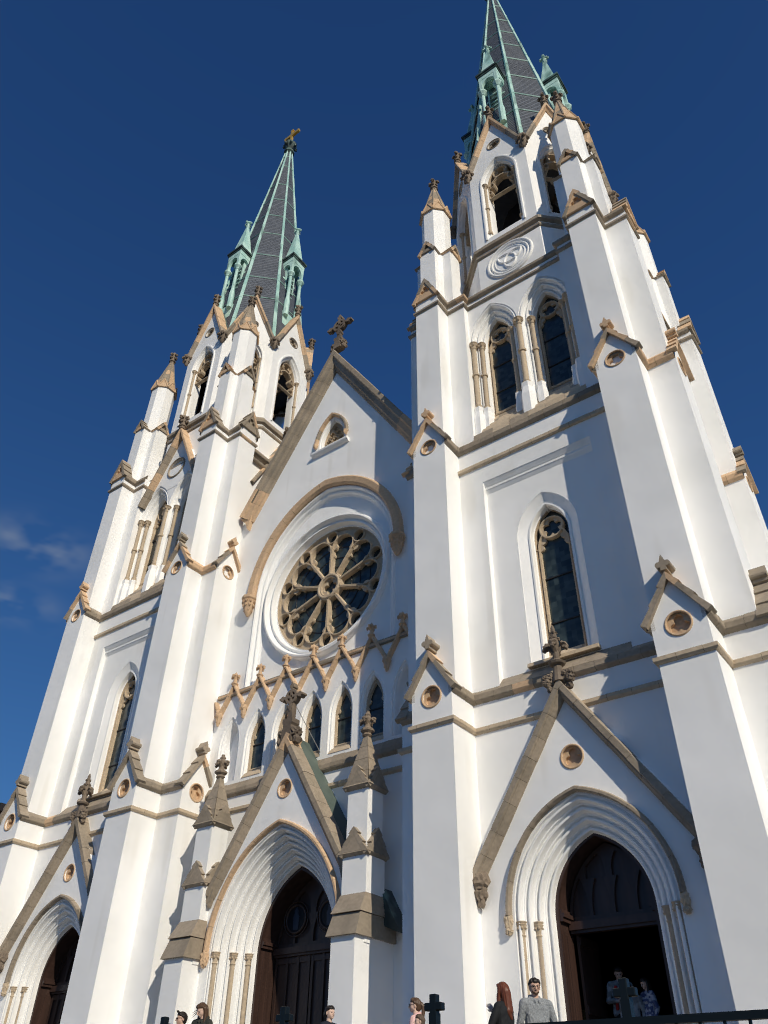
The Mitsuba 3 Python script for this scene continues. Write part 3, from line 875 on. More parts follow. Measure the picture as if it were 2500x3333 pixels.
def belfry(sx):
    o = np.array([sx * TX, YC, 0.0])
    ap = 3.33
    hw = ap * math.tan(math.pi / 8)
    Bk = name("belfry", C)
    walls = []
    zt, ze = 39.62, 35.95
    for k in range(8):
        t = k * math.pi / 4
        f = Fr(o + ap * np.array([math.sin(t), -math.cos(t), 0]), t)
        hole = cs(arch(0.9, 34.35, 1.62, 0, 30.3))
        poly = [(-hw, 26.9), (hw, 26.9), (hw, ze), (0, zt - 0.25), (-hw, ze)]
        sec = cs(poly) - hole
        rc = 37.1
        walls += [slab(f, sec, -0.6, -0.23), slab(f, sec - cs(circ(0, rc, 0.31, 28)), -0.24, 0.0)]
        O = put("belfry_opening", amould(f, (0.9, 34.35, 1.62), 30.2, 12, [(0, 0.0), (0, 0.05), (-0.03, 0.06), (-0.08, 0.05), (-0.1, -0.02), (-0.16, -0.1), (-0.2, -0.08), (-0.24, -0.2), (-0.27, -0.26), (-0.27, -0.62), (0.1, -0.62), (0.1, -0.01)][::-1]), "mat_white", C, smooth=30)
        if k in (0, 1, 2, 7):
            outl = cs(arch(0.64, 34.35, 1.36, 0, 33.4))
            cut = cs(arch(0.6, 33.9, 0.9, 0, 33.2)) - cs(circ(-0.5, 34.35, 0.2, 14)) - cs(circ(0.5, 34.35, 0.2, 14)) - cs(circ(-0.6, 33.85, 0.16, 12)) - cs(circ(0.6, 33.85, 0.16, 12))
            eye = foil(3, 0.15, 0.16).translate((0, 35.1))
            sd = (outl.offset(-0.05, mi_join, 2.0, 12) - cs(arch(0.7, 33.9, 1.0, 0, 33.2)) - cs(circ(0, 35.1, 0.36, 20)))
            tracery(O, f, outl, [cut, cs(circ(0, 35.1, 0.29, 20)), sd], [cut, eye, sd], -0.22)
            for s in (-1, 1):
                colonnette(O, f, s * 0.74, -0.12, 30.7, 34.4, 0.075, 0.26)
            steep_sill(O, f, -0.75, 0.75, [(30.1, 30.35, -0.1, -0.2), (30.35, 30.6, -0.3, -0.5)])
        roundel(Bk, f, 0, rc, 0.36, 0.0, mat="mat_brown2")
        bp = (lambda z0: (lambda c: 0.85 if c[2] > z0 else 0.0))(36.6)
        band("gable_coping", Bk, f, [(-hw - 0.05, ze - 0.1), (0, zt), (hw + 0.05, ze - 0.1)], [(0, -0.45), (0, 0.12), (-0.03, 0.19), (-0.13, 0.19), (-0.18, 0.1), (-0.24, 0.05), (-0.24, -0.45)], 0.55, bp)
        put("saddle_roof", slab(f, cs([(-hw, ze + 0.2), (hw, ze + 0.2), (0, zt - 0.12)]), -2.6, -0.4), "mat_copperroof", Bk)
        q = f.P([[0, 0, 0.05]])[0]
        put("gable_finial", move(finial(1.15, 0.25, 11 + k), q[0], q[1], zt - 0.18), "mat_dark", Bk)
        q = f.P([[hw, 0, 0.1]])[0]
        put("kneeler", [move(lathe([(0.05, 0), (0.14, 0.15), (0.17, 0.3), (0.2, 0.55), (0.24, 0.62), (0.24, 0.74)], 8), q[0], q[1], 35.2)] + [move(m, q[0], q[1], 35.2) for m in leaf_ring(6, 0.12, 0.48, 0.19, 20 + k) + leaf_ring(5, 0.06, 0.24, 0.16, 40 + k)], "mat_dark", Bk)
    scene[Bk] = mikit.ply(cat(walls), "mat_white")
    v, f = arr(Manifold.extrude(cs(circ(0, 0, 3.5, 8, math.pi / 8)), 0.2))
    put("belfry_floor", [(v + o + [0, 0, 30.0], f), (v * [0.93, 0.93, 1] + o + [0, 0, 36.6], f)], "mat_interior", C)
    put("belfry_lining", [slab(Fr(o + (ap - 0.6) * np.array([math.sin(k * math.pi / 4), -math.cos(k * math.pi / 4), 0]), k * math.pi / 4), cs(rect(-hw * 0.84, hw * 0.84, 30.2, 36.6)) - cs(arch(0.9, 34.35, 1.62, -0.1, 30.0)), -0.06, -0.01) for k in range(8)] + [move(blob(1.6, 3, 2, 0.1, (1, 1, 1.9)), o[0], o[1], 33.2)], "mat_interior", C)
    for k in range(4):
        t = 0.3 + k * math.pi / 4
        d = np.array([math.cos(t), math.sin(t), 0])
        put("bell_frame_beam", rod(o - d * 2.4 + [0, 0, 31.2 + k * 1.2], o + d * 2.4 + [0, 0, 34.6 - k * 0.3], 0.11, 4), "mat_beam", C)
    oc = circ(o[0], o[1], ap / math.cos(math.pi / 8), 8, math.pi / 8)[::-1]
    # plan frame has c = -y
    Q = np.stack([oc[:, 0], -oc[:, 1]], 1)[::-1]
    for z0, z1, p, sl in ((29.18, 29.36, 0.07, 0.03), (29.52, 29.76, 0.14, 0.34)):
        k = name("string_course", C)
        pr = np.array([(-0.1, z0 - 0.04), (0.0, z0 - 0.02), (p, z0 + 0.06), (p, z1), (-0.06, z1 + sl), (-0.1, z1 + sl)])
        scene[k] = mikit.ply(mould(WORLD, Q, pr * 0.9 + pr.mean(0) * 0.1, True, True), "mat_brown")
        for m in courses(WORLD, Q, pr, 0.62, True, True):
            piece("stone", k, m, pick(0.04))
    if sx > 0:
        f = Fr(o + ap * np.array([0, -1.0, 0]), 0.0)
        K = put("knot_panel", [mould(f.at(0, 28.28, 0), circ(0, 0, r, 40)[::-1], ring_prof(w, d), closed=True) for r, w, d in ((0.94, 0.13, 0.07), (0.79, 0.09, 0.05), (0.64, 0.05, 0.03))], "mat_white", C, smooth=30, label="round relief with an interlaced three-pointed knot on the tower")
        kn = []
        for j in range(3):
            t = math.pi / 2 + j * 2 * math.pi / 3
            p = np.array([math.cos(t), math.sin(t)]) * 0.29
            a = np.linspace(t + math.pi / 2, t + 1.5 * math.pi, 20)
            pts = np.stack([p[0] + 0.5 * np.cos(a), p[1] + 0.5 * np.sin(a)], 1)
            kn.append(mould(f.at(0, 28.28, 0), pts, ring_prof(0.085, 0.06)))
        put("knot", kn, "mat_white", K, smooth=30)


def spire(sx):
    o = np.array([sx * TX, YC, 0.0])
    RR = lambda z: 0.24 + 0.1135 * (62.3 - z) + (0.02 * (39.0 - z) ** 2 / 9 if z < 39 else 0)
    S = name("spire", C)
    P = lambda z, k, d=0.0: o + np.array([(RR(z) + d) * math.cos(math.pi / 8 + k * math.pi / 4), (RR(z) + d) * math.sin(math.pi / 8 + k * math.pi / 4), z])
    V, F = [], []
    seams = [61.2, 59.4, 56.2, 53.7, 51.2, 48.6, 45.7, 42.9, 40.65]
    zs = np.arange(36.0, 62.2, 0.2)
    fish = [(51.4, 52.4), (46.6, 48.0), (41.2, 42.6), (56.6, 57.6)]
    for z in zs:
        scallop = any(a <= z <= b for a, b in fish)
        for k in range(8):
            a, b, c, d = P(z, k, 0.022), P(z, k + 1, 0.022), P(z + 0.24, k + 1, 0.004), P(z + 0.24, k, 0.004)
            if scallop:
                n = max(2, int(np.linalg.norm(b - a) / 0.26))
                off = 0.5 if int(round(z / 0.2)) % 2 else 0.0
                for j in range(-1, n):
                    u0, u1 = np.clip([(j + off) / n, (j + 1 + off) / n], 0, 1)
                    if u1 - u0 < 0.02:
                        continue
                    um = (u0 + u1) / 2
                    L = lambda u, t: (a * (1 - u) + b * u) * (1 - t) + (d * (1 - u) + c * u) * t
                    i = len(V)
                    V += [L(u0, 0.42), L(u0 * 0.7 + um * 0.3, 0.1), L(um, -0.1), L(u1 * 0.7 + um * 0.3, 0.1), L(u1, 0.42), L(u1, 1.1), L(u0, 1.1)]
                    F += [[i, i + 1, i + 6], [i + 1, i + 2, i + 6], [i + 2, i + 5, i + 6], [i + 2, i + 3, i + 5], [i + 3, i + 4, i + 5]]
            else:
                i = len(V)
                V += [a, b, c, d, P(z, k, -0.01), P(z, k + 1, -0.01)]
                F += [[i, i + 1, i + 2], [i, i + 2, i + 3], [i + 4, i + 5, i + 1], [i + 4, i + 1, i]]
    scene[S] = mikit.ply(move(lathe([(RR(36.0) - 0.03, 36.0), (RR(39.0) - 0.03, 39.0), (0.2, 62.3)], 8), *o, rz=math.pi / 8), "mat_slate")
    labels[S] = {"label": "slate spire with green copper ribs, topped by a golden cross" if sx < 0 else "slate spire with green copper ribs, cut off by the top of the picture"}
    put("slates", (np.array(V), np.array(F)), "mat_slate", S, kind="stuff")
    for k in range(8):
        put("rib", [rod(P(36.2, k, 0.02), P(39, k, 0.02), 0.115, 6), rod(P(39, k, 0.02), P(62.2, k, 0.02), 0.115, 6, 0.06)] + [rod(P(z, k, 0.02), P(z + 0.1, k, 0.02), 0.135 - (z - 38) * 0.0025, 6) for z in np.arange(38, 61, 2.3)], "mat_copper", S)
    for z in seams:
        put("seam", [rod(P(z, k, 0.03), P(z, k + 1, 0.03), 0.045, 5) for k in range(8)], "mat_copper", S)
    K = [lathe([(0.26, 61.9), (0.36, 62.1), (0.3, 62.25), (0.42, 62.35), (0.42, 62.5), (0.28, 62.6), (0.24, 62.9), (0.5, 63.35), (0.52, 63.6), (0.3, 63.85), (0.12, 64.05)], 10)]
    K += leaf_ring(7, 0.22, 63.3, 0.34, 14) + leaf_ring(8, 0.14, 63.62, 0.26, 24)
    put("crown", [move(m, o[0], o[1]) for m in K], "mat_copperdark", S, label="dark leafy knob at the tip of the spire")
    b = 64.0
    cr = cs([(-0.09, b), (0.09, b), (0.09, b + 1.05), (0.62, b + 1.1), (0.62, b + 1.02), (0.78, b + 1.12), (0.78, b + 1.38), (0.62, b + 1.46), (0.62, b + 1.38), (0.09, b + 1.42), (0.09, b + 1.85), (0.16, b + 1.85), (0.1, b + 2.1), (-0.1, b + 2.1), (-0.16, b + 1.85), (-0.09, b + 1.85), (-0.09, b + 1.42), (-0.62, b + 1.38), (-0.62, b + 1.46), (-0.78, b + 1.38), (-0.78, b + 1.12), (-0.62, b + 1.02), (-0.62, b + 1.1), (-0.09, b + 1.05)]) + cs(circ(0, b + 1.24, 0.24, 16))
    put("cross", slab(Fr(o, 0.0), cr, -0.09, 0.09), "mat_gold", S, label="golden cross on the spire")
    for k in range(4):
        dormer(S, o, k * math.pi / 2)


def dormer(S, o, t):
    """An open copper lucarne: plinths, four columns round a louvred core, a square cornice and a pointed cap."""
    f = Fr(o + 2.33 * np.array([math.sin(t), -math.cos(t), 0]), t)
    f.ex, f.c = f.ex * 0.86, f.c * 0.86
    D = put("dormer", [box(f, -0.62, 0.62, 45.0, 45.55, -0.95, 0.62), slab(f, cs(rect(-0.6, 0.6, 43.6, 45.2)) - cs(arch(0.42, 44.3, 0.55, 0, 43.5)), 0.42, 0.6), box(f, -0.42, 0.42, 38.6, 45.0, -1.5, -0.05), box(f, -0.62, 0.62, 38.6, 40.1, -1.6, 0.42)], "mat_copper", C)
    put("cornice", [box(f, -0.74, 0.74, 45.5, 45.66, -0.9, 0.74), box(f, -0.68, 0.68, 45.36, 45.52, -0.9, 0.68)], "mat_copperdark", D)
    for s in (-1, 1):
        sd = Fr(f.P([[s * 0.6, 0, 0.0]])[0], f.ang + s * math.pi / 2)
        sd.ex, sd.c = sd.ex * 0.86, sd.c * 0.86
        put("arcade_side", slab(sd, cs(rect(-0.62, 0.62, 43.6, 45.2)) - cs(arch(0.42, 44.3, 0.55, 0, 43.5)), -0.18, 0.0), "mat_copper", D)
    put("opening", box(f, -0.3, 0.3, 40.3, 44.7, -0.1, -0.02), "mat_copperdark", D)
    for j in range(9):
        put("louvre", box(f, -0.3, 0.3, 40.5 + j * 0.42, 40.56 + j * 0.42, -0.03, 0.05), "mat_copper", D)
    for a, c in ((-0.5, 0.5), (0.5, 0.5), (-0.5, -0.4), (0.5, -0.4)):
        q = f.P([[a, 0, c]])[0]
        put("column", [move(lathe([(0.17, 39.6), (0.17, 40.9), (0.12, 41.25), (0.11, 41.4), (0.1, 43.4)], 8), *q), move(lathe([(0.1, 43.35), (0.15, 43.4), (0.12, 43.48), (0.24, 43.66), (0.24, 43.78), (0.2, 43.82)], 8), *q)], "mat_copper", D)
    q = f.P([[0, 0, 0]])[0]
    put("cap", move(lathe([(0.74, 45.66), (0.54, 46.2), (0.09, 49.0)], 4), *q, rz=f.ang + math.pi / 4), "mat_copper", D)
    put("finial", [move(lathe([(0.08, 48.8), (0.16, 49.0), (0.08, 49.12), (0.1, 49.3)], 8), *q)] + [move(m, q[0], q[1]) for m in leaf_ring(4, 0.06, 49.3, 0.2, 5)] + [move(blob(0.12, 4, 1, 0.2), q[0], q[1], 49.5)], "mat_copper", D)

# ------------------------------------------------------------------ nave front, rose and porch
def stone_cross(parent, fr, b, s, hgt, mat="mat_dark", dp=0.11):
    """A ringed stone cross on a stem: arms s across, on a stem from b - hgt."""
    arm = lambda: [(-0.085, 0), (0.085, 0), (0.085, 0.62), (0.17, 0.66), (0.17, 0.82), (0.085, 0.86), (0.06, 1.0), (-0.06, 1.0), (-0.085, 0.86), (-0.17, 0.82), (-0.17, 0.66), (-0.085, 0.62)]
    sec = cs(circ(0, 0, 0.5, 28), circ(0, 0, 0.34, 28)) + foil(4, 0.1, 0.13)
    for k in range(4):
        t = k * math.pi / 2
        r = np.array(arm()) @ np.array([[math.cos(t), math.sin(t)], [-math.sin(t), math.cos(t)]])
        sec = sec + cs(r)
    sec = sec - cs(circ(0, 0, 0.09, 12))
    sec = CrossSection([p * s for p in sec.to_polygons()], FillRule.EvenOdd).translate((0, b))
    q = fr.P([[0, 0, 0]])[0]
    return put("gable_cross", [slab(fr, sec, -dp, dp), box(fr, -0.095, 0.095, b - hgt, b - 0.3 * s, -0.09, 0.09),
                               slab(fr, cs([(-0.22, b - hgt - 0.75), (0.22, b - hgt - 0.75), (0.15, b - hgt - 0.2), (0.2, b - hgt - 0.14), (0.2, b - hgt), (-0.2, b - hgt), (-0.2, b - hgt - 0.14), (-0.15, b - hgt - 0.2)]), -0.17, 0.17),
                               *[move(blob(0.17, 3 + e, 2, 0.3), *(q + fr.ex * e * 0.26 + [0, 0, b - hgt - 0.45])) for e in (-1, 1)], *[move(blob(0.14, 7 + e, 1, 0.3), *(q + fr.ex * e * 0.32 + [0, 0, b - hgt - 0.7])) for e in (-1, 1)]], mat, parent)


def nave():
    f = Fr((0, 1.1, 0), 0.0)
    N = name("nave_front", C)
    gl = lambda x: 29.68 - 1.647 * abs(x)
    outl = cs([(-5.3, 0), (5.3, 0), (5.3, 21.7), (4.62, 21.9), (4.6, gl(4.6) - 0.3), (0, 29.3), (-4.6, gl(4.6) - 0.3), (-4.62, 21.9), (-5.3, 21.7)])
    xs = [k * 1.226 for k in range(-3, 4)]
    AR = (0.5, 11.95, 1.12)
    ah = cs()if False else None
    arc = None
    for x in xs:
        h = cs(shift(arch(*AR, 0, 10.7), x))
        arc = h if arc is None else arc + h
    rec = cs(arch(3.3, 17.75, 3.87, -0.01, 14.0, 20))
    sw = (0.70, 24.3, 1.30)
    swh = cs(arch(*sw, 0, 23.85))
    disc = cs(circ(0, 17.29, 2.86, 48))
    door = cs(arch(2.0, 5.5, 2.6, 0, -0.5))
    wall = outl - arc - rec - swh - door
    solid = [slab(f, wall, -0.9, 0.0), slab(f, rec - disc, -0.9, -0.26)]
    solid += [slab(f, cs(shift(arch(*AR, 0, 10.7), x)), -0.9, -0.42) for x in (xs[0], xs[-1])]
    scene[N] = mikit.ply(cat(solid), "mat_white")
    # hood over the rose
    hp = lambda c: 0.93
    Hd = band("hood_mould", C, f, arch(3.3, 17.75, 3.87, 0.0, 17.72, 22), [(0.0, -0.02), (0.0, 0.12), (0.06, 0.2), (0.27, 0.24), (0.33, 0.2), (0.36, 0.1), (0.36, -0.02)], 0.66, hp, label="pointed brown and peach stone hood over the rose window")
    for s in (-1, 1):
        q = f.P([[s * 3.48, 0, 0.16]])[0]
        put("hood_stop", [move(lathe([(0.05, 0), (0.12, 0.12), (0.2, 0.42), (0.24, 0.66), (0.3, 0.72), (0.3, 0.82)], 8), q[0], q[1], 16.92)] + [move(m, q[0], q[1], 16.92) for m in leaf_ring(9, 0.17, 0.58, 0.11, 120) + leaf_ring(8, 0.13, 0.42, 0.11, 126) + leaf_ring(7, 0.07, 0.24, 0.1, 130)], "mat_peach", Hd)
    put("rose_reveal", amould(f, (3.3, 17.75, 3.87), 14.0, 22, [(0, 0.0), (-0.02, 0.03), (-0.07, 0.05), (-0.11, 0.02), (-0.13, -0.08), (-0.18, -0.12), (-0.22, -0.08), (-0.26, -0.1), (-0.29, -0.2), (-0.36, -0.25), (-0.36, -0.5), (0.1, -0.5), (0.1, -0.01)][::-1]), "mat_white", C, smooth=35)
    R = put("rose_window", mould(f.at(0, 17.29, 0), circ(0, 0, 2.92, 64)[::-1], [(0, -0.3), (0.0, -0.12), (-0.04, -0.06), (-0.1, -0.05), (-0.15, -0.1), (-0.17, -0.2), (-0.22, -0.26), (-0.26, -0.2), (-0.31, -0.2), (-0.34, -0.3), (-0.38, -0.42), (-0.42, -0.4), (-0.45, -0.5), (-0.45, -0.85), (0.0, -0.85)][::-1], closed=True), "mat_white", C, smooth=35, label="great round rose window with ten petals in a white ring")
    fo = f.at(0, 17.29, 0)
    outline = cs(circ(0, 0, 2.5, 72))
    t18 = math.tan(math.pi / 10)
    plain, cusped, spk = [], [], []
    rot = lambda p, t: np.asarray(p) @ np.array([[math.cos(t), math.sin(t)], [-math.sin(t), math.cos(t)]])
    for k in range(10):
        t = math.pi / 2 + k * math.pi / 5
        th = t + math.pi / 10
        r0, r1, w1 = 0.56, 1.72, 0.46
        w0 = r0 * t18 - 0.06
        w2 = 1.6 * t18 - 0.06
        pet = cs([(r0, -w0), (1.6, -w2), (1.6, w2), (r0, w0)]) + cs(circ(r1, 0, w1, 28))
        cu = pet - cs(circ(r1 - 0.02, 0.50, 0.17, 14)) - cs(circ(r1 - 0.02, -0.50, 0.17, 14)) - cs(circ(r1 - 0.42, 0.43, 0.12, 14)) - cs(circ(r1 - 0.42, -0.43, 0.12, 14))
        turn = lambda sec, a: CrossSection([rot(p, a) for p in sec.to_polygons()], FillRule.EvenOdd)
        plain.append(turn(pet, th)); cusped.append(turn(cu, th))
        e = cs(circ(2.2 * math.cos(t), 2.2 * math.sin(t), 0.225, 20))
        plain.append(e); cusped.append(e)
    hub = cs(circ(0, 0, 0.36, 28))
    plain.append(hub); cusped.append(foil(4, 0.135, 0.175))
    tracery(R, fo, outline, plain, cusped, -0.42, 0.07, 0.13)
    put("hub_ring", [mould(fo, circ(0, 0, 0.47, 28)[::-1], ring_prof(0.11, 0.08, c0=-0.45), closed=True), mould(fo, circ(0, 0, 0.385, 28)[::-1], ring_prof(0.05, 0.04, c0=-0.45), closed=True)], "mat_buff", R)
    put("glass", slab(fo, outline, -0.68, -0.64), "mat_glass", R, label="dark stained glass of the rose window")
    lead = []
    for r in (0.9, 1.3, 1.75, 2.1):
        lead.append(mould(fo, circ(0, 0, r, 40)[::-1], ring_prof(0.03, 0.03, 4, c0=-0.64), closed=True))
    put("leading", lead, "mat_lead", R)
    # small window in the gable
    sh = (0.78, 24.32, 1.36)
    G = put("gable_window", amould(f, sw, 23.85, 12, [(0, 0), (-0.04, 0.0), (-0.06, -0.05), (-0.1, -0.05), (-0.14, -0.14), (-0.14, -0.4), (0.1, -0.4), (0.1, -0.01)][::-1]), "mat_white", C, smooth=30)
    o2 = cs(arch(0.57, 24.3, 1.12, 0, 23.9))
    holes = []
    for z, n in ((24.12, 3), (24.45, 3), (24.78, 2), (25.08, 1)):
        for j in range(n):
            holes.append(foil(4, 0.062, 0.075).translate(((j - (n - 1) / 2) * 0.33, z)))
    tracery(G, f, o2, holes, holes, -0.18, 0.03, 0.1)
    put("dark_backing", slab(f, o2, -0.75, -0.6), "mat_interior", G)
    band("hood_mould", G, f, arch(*sh, 0, 24.3, 12), [(-0.05, -0.02), (-0.05, 0.09), (0.0, 0.14), (0.07, 0.14), (0.1, 0.06), (0.1, -0.02)], 0.36, lambda c: 0.7 if c[0] < 0 else 0.3)
    put("sill", [mould(f, [(-0.95, 23.76), (0.95, 23.76)], [(-0.1, -0.05), (-0.08, 0.08), (0.0, 0.18), (0.06, 0.2), (0.1, 0.18), (0.12, -0.05)])], "mat_white", G)
    for s in (-1, 1):
        q = f.P([[s * 0.81, 0, 0.1]])[0]
        put("hood_stop", move(blob(0.11, 9 + s, 1, 0.25, (0.9, 0.8, 1.3)), q[0], q[1], 24.24), "mat_peach", G)
    # gable coping, cross and roof
    gp = lambda c: 1.0 if c[2] < 22.9 else (0.5 if c[0] > 0.2 and c[2] > 28.6 else 0.0)
    GC = band("gable_coping", C, f, [(-4.62, gl(4.62)), (0, 29.68), (4.62, gl(4.62))], [(0, -0.55), (0, 0.28), (-0.03, 0.37), (-0.22, 0.37), (-0.27, 0.29), (-0.32, 0.27), (-0.48, 0.24), (-0.54, 0.13), (-0.62, 0.1), (-0.67, 0.0), (-0.67, -0.55)], 0.72, gp, label="long brown stone coping of the great gable over the nave")
    for s in (-1, 1):
        q = f.P([[s * 4.42, 0, 0.14]])[0]
        put("coping_foot", slab(f, cs([(s * 4.66, 22.0), (s * 4.05, 22.0), (s * 4.2, 21.35), (s * 4.34, 21.7)]), -0.1, 0.2), "mat_peach", GC)
    X = stone_cross(C, f.at(0, 0, 0.0), 31.66, 0.72, 0.95)
    labels[X] = {"label": "ringed stone cross at the peak of the great gable"}
    put("roof", [slab(f, cs([(-4.9, gl(4.9) - 0.5), (4.9, gl(4.9) - 0.5), (0, 29.1)]), -38, -1.0)], "mat_roofslate", C, label="dark slate roof of the nave")
    put("nave_body", [wbox(-4.4, 4.4, 2.15, 40, 0, 17.4)], "mat_white", C)
    # zigzag
    Z = name("zigzag_moulding", C)
    scene[Z] = mikit.ply(mould(f, [(-4.5, 13.8), (4.5, 13.8)], [(0.01, -0.05), (0.01, 0.09), (0.16, 0.09), (0.16, -0.05)]), "mat_brown")
    zp = lambda c: 0.95
    for m in courses(f, [(-4.5, 13.8), (4.5, 13.8)], [(0.02, -0.05), (0.02, 0.06), (0.05, 0.1), (0.12, 0.1), (0.15, 0.04), (0.15, -0.05)], 0.42):
        x = m[0].mean(0)[0]
        piece("stone", Z, m, "mat_brown" if -1.8 < x < 1.2 and RNG.random() < 0.6 else pick(zp(m[0].mean(0))))
    pts = [(-4.55, 13.72)]
    for k in range(-3, 4):
        pts += [((k - 0.5) * 1.226, 13.16), (k * 1.226, 14.17)]
    pts += [(3.5 * 1.226, 13.16)]
    for a, b in zip(pts[:-1], pts[1:]):
        for m in courses(f, [a, b], [(-0.055, -0.05), (-0.055, 0.1), (-0.02, 0.17), (0.03, 0.17), (0.06, 0.1), (0.06, -0.05)], 0.4):
            piece("stone", Z, m, pick(zp(m[0].mean(0))))
    for k in range(-3, 4):
        q = f.P([[k * 1.226, 0, 0.12]])[0]
        put("finial", move(finial(0.56, 0.17, 200 + k), q[0], q[1], 14.12), "mat_peach", Z)
    for k in range(-4, 4):
        q = f.P([[(k + 0.5) * 1.226, 0, 0.1]])[0]
        put("pendant", [move(lathe([(0.03, 0), (0.07, 0.1), (0.1, 0.25), (0.13, 0.38), (0.13, 0.46)], 7), q[0], q[1], 12.78)] + [move(m, q[0], q[1], 12.78) for m in leaf_ring(5, 0.04, 0.33, 0.1, 220 + k) + leaf_ring(4, 0.01, 0.15, 0.08, 230 + k)], "mat_peach", Z)
    # arcade
    for i, x in enumerate(xs):
        fx = f.at(x, 0, 0)
        A = put("arcade_window" if 0 < i < 6 else "arcade_niche", amould(fx, AR, 10.7, 10, [(0, 0), (-0.03, 0.0), (-0.05, -0.06), (-0.1, -0.05), (-0.13, -0.12), (-0.15, -0.16), (-0.15, -0.5), (0.06, -0.5), (0.06, -0.01)][::-1]), "mat_white", C, smooth=30)
        if 0 < i < 6:
            o3 = cs(arch(0.36, 11.95, 0.86, 0, 10.9))
            lt = cs(arch(0.305, 11.85, 0.82, 0, 11.0))
            lc = lt - cs(circ(-0.29, 12.12, 0.09, 12)) - cs(circ(0.29, 12.12, 0.09, 12)) - cs(circ(-0.32, 11.88, 0.06, 10)) - cs(circ(0.32, 11.88, 0.06, 10))
            tracery(A, fx, o3, [lt], [lc], -0.17, 0.045, 0.07)
            glazing(A, fx, o3, -0.27, 10.9, 13, 0.36, (11.85,))
            steep_sill(A, fx, -0.42, 0.42, [(10.7, 10.88, 0.02, -0.1), (10.88, 11.05, -0.12, -0.25)])
    k = name("weathered_course", C)
    pr = np.array([(-0.1, 10.12), (0.0, 10.14), (0.1, 10.2), (0.12, 10.24), (0.12, 10.36), (-0.05, 10.7), (-0.1, 10.7)])
    scene[k] = mikit.ply(mould(WORLD, [(-4.45, -1.1), (4.45, -1.1)], pr * 0.9 + pr.mean(0) * 0.1, plan=True), "mat_brown")
    for m in courses(WORLD, [(-4.45, -1.1), (4.45, -1.1)], pr, 0.5, plan=True):
        piece("stone", k, m, pick(0))
    k = name("string_course", C)
    pr = np.array([(-0.03, 9.6), (0.04, 9.61), (0.085, 9.66), (0.085, 9.75), (0.0, 9.78), (-0.03, 9.78)])
    scene[k] = mikit.ply(mould(WORLD, [(-4.45, -1.1), (4.45, -1.1)], pr * 0.9 + pr.mean(0) * 0.1, plan=True), "mat_brown")
    for m in courses(WORLD, [(-4.45, -1.1), (4.45, -1.1)], pr, 0.62, plan=True):
        piece("stone", k, m, "mat_buff")
    porch()


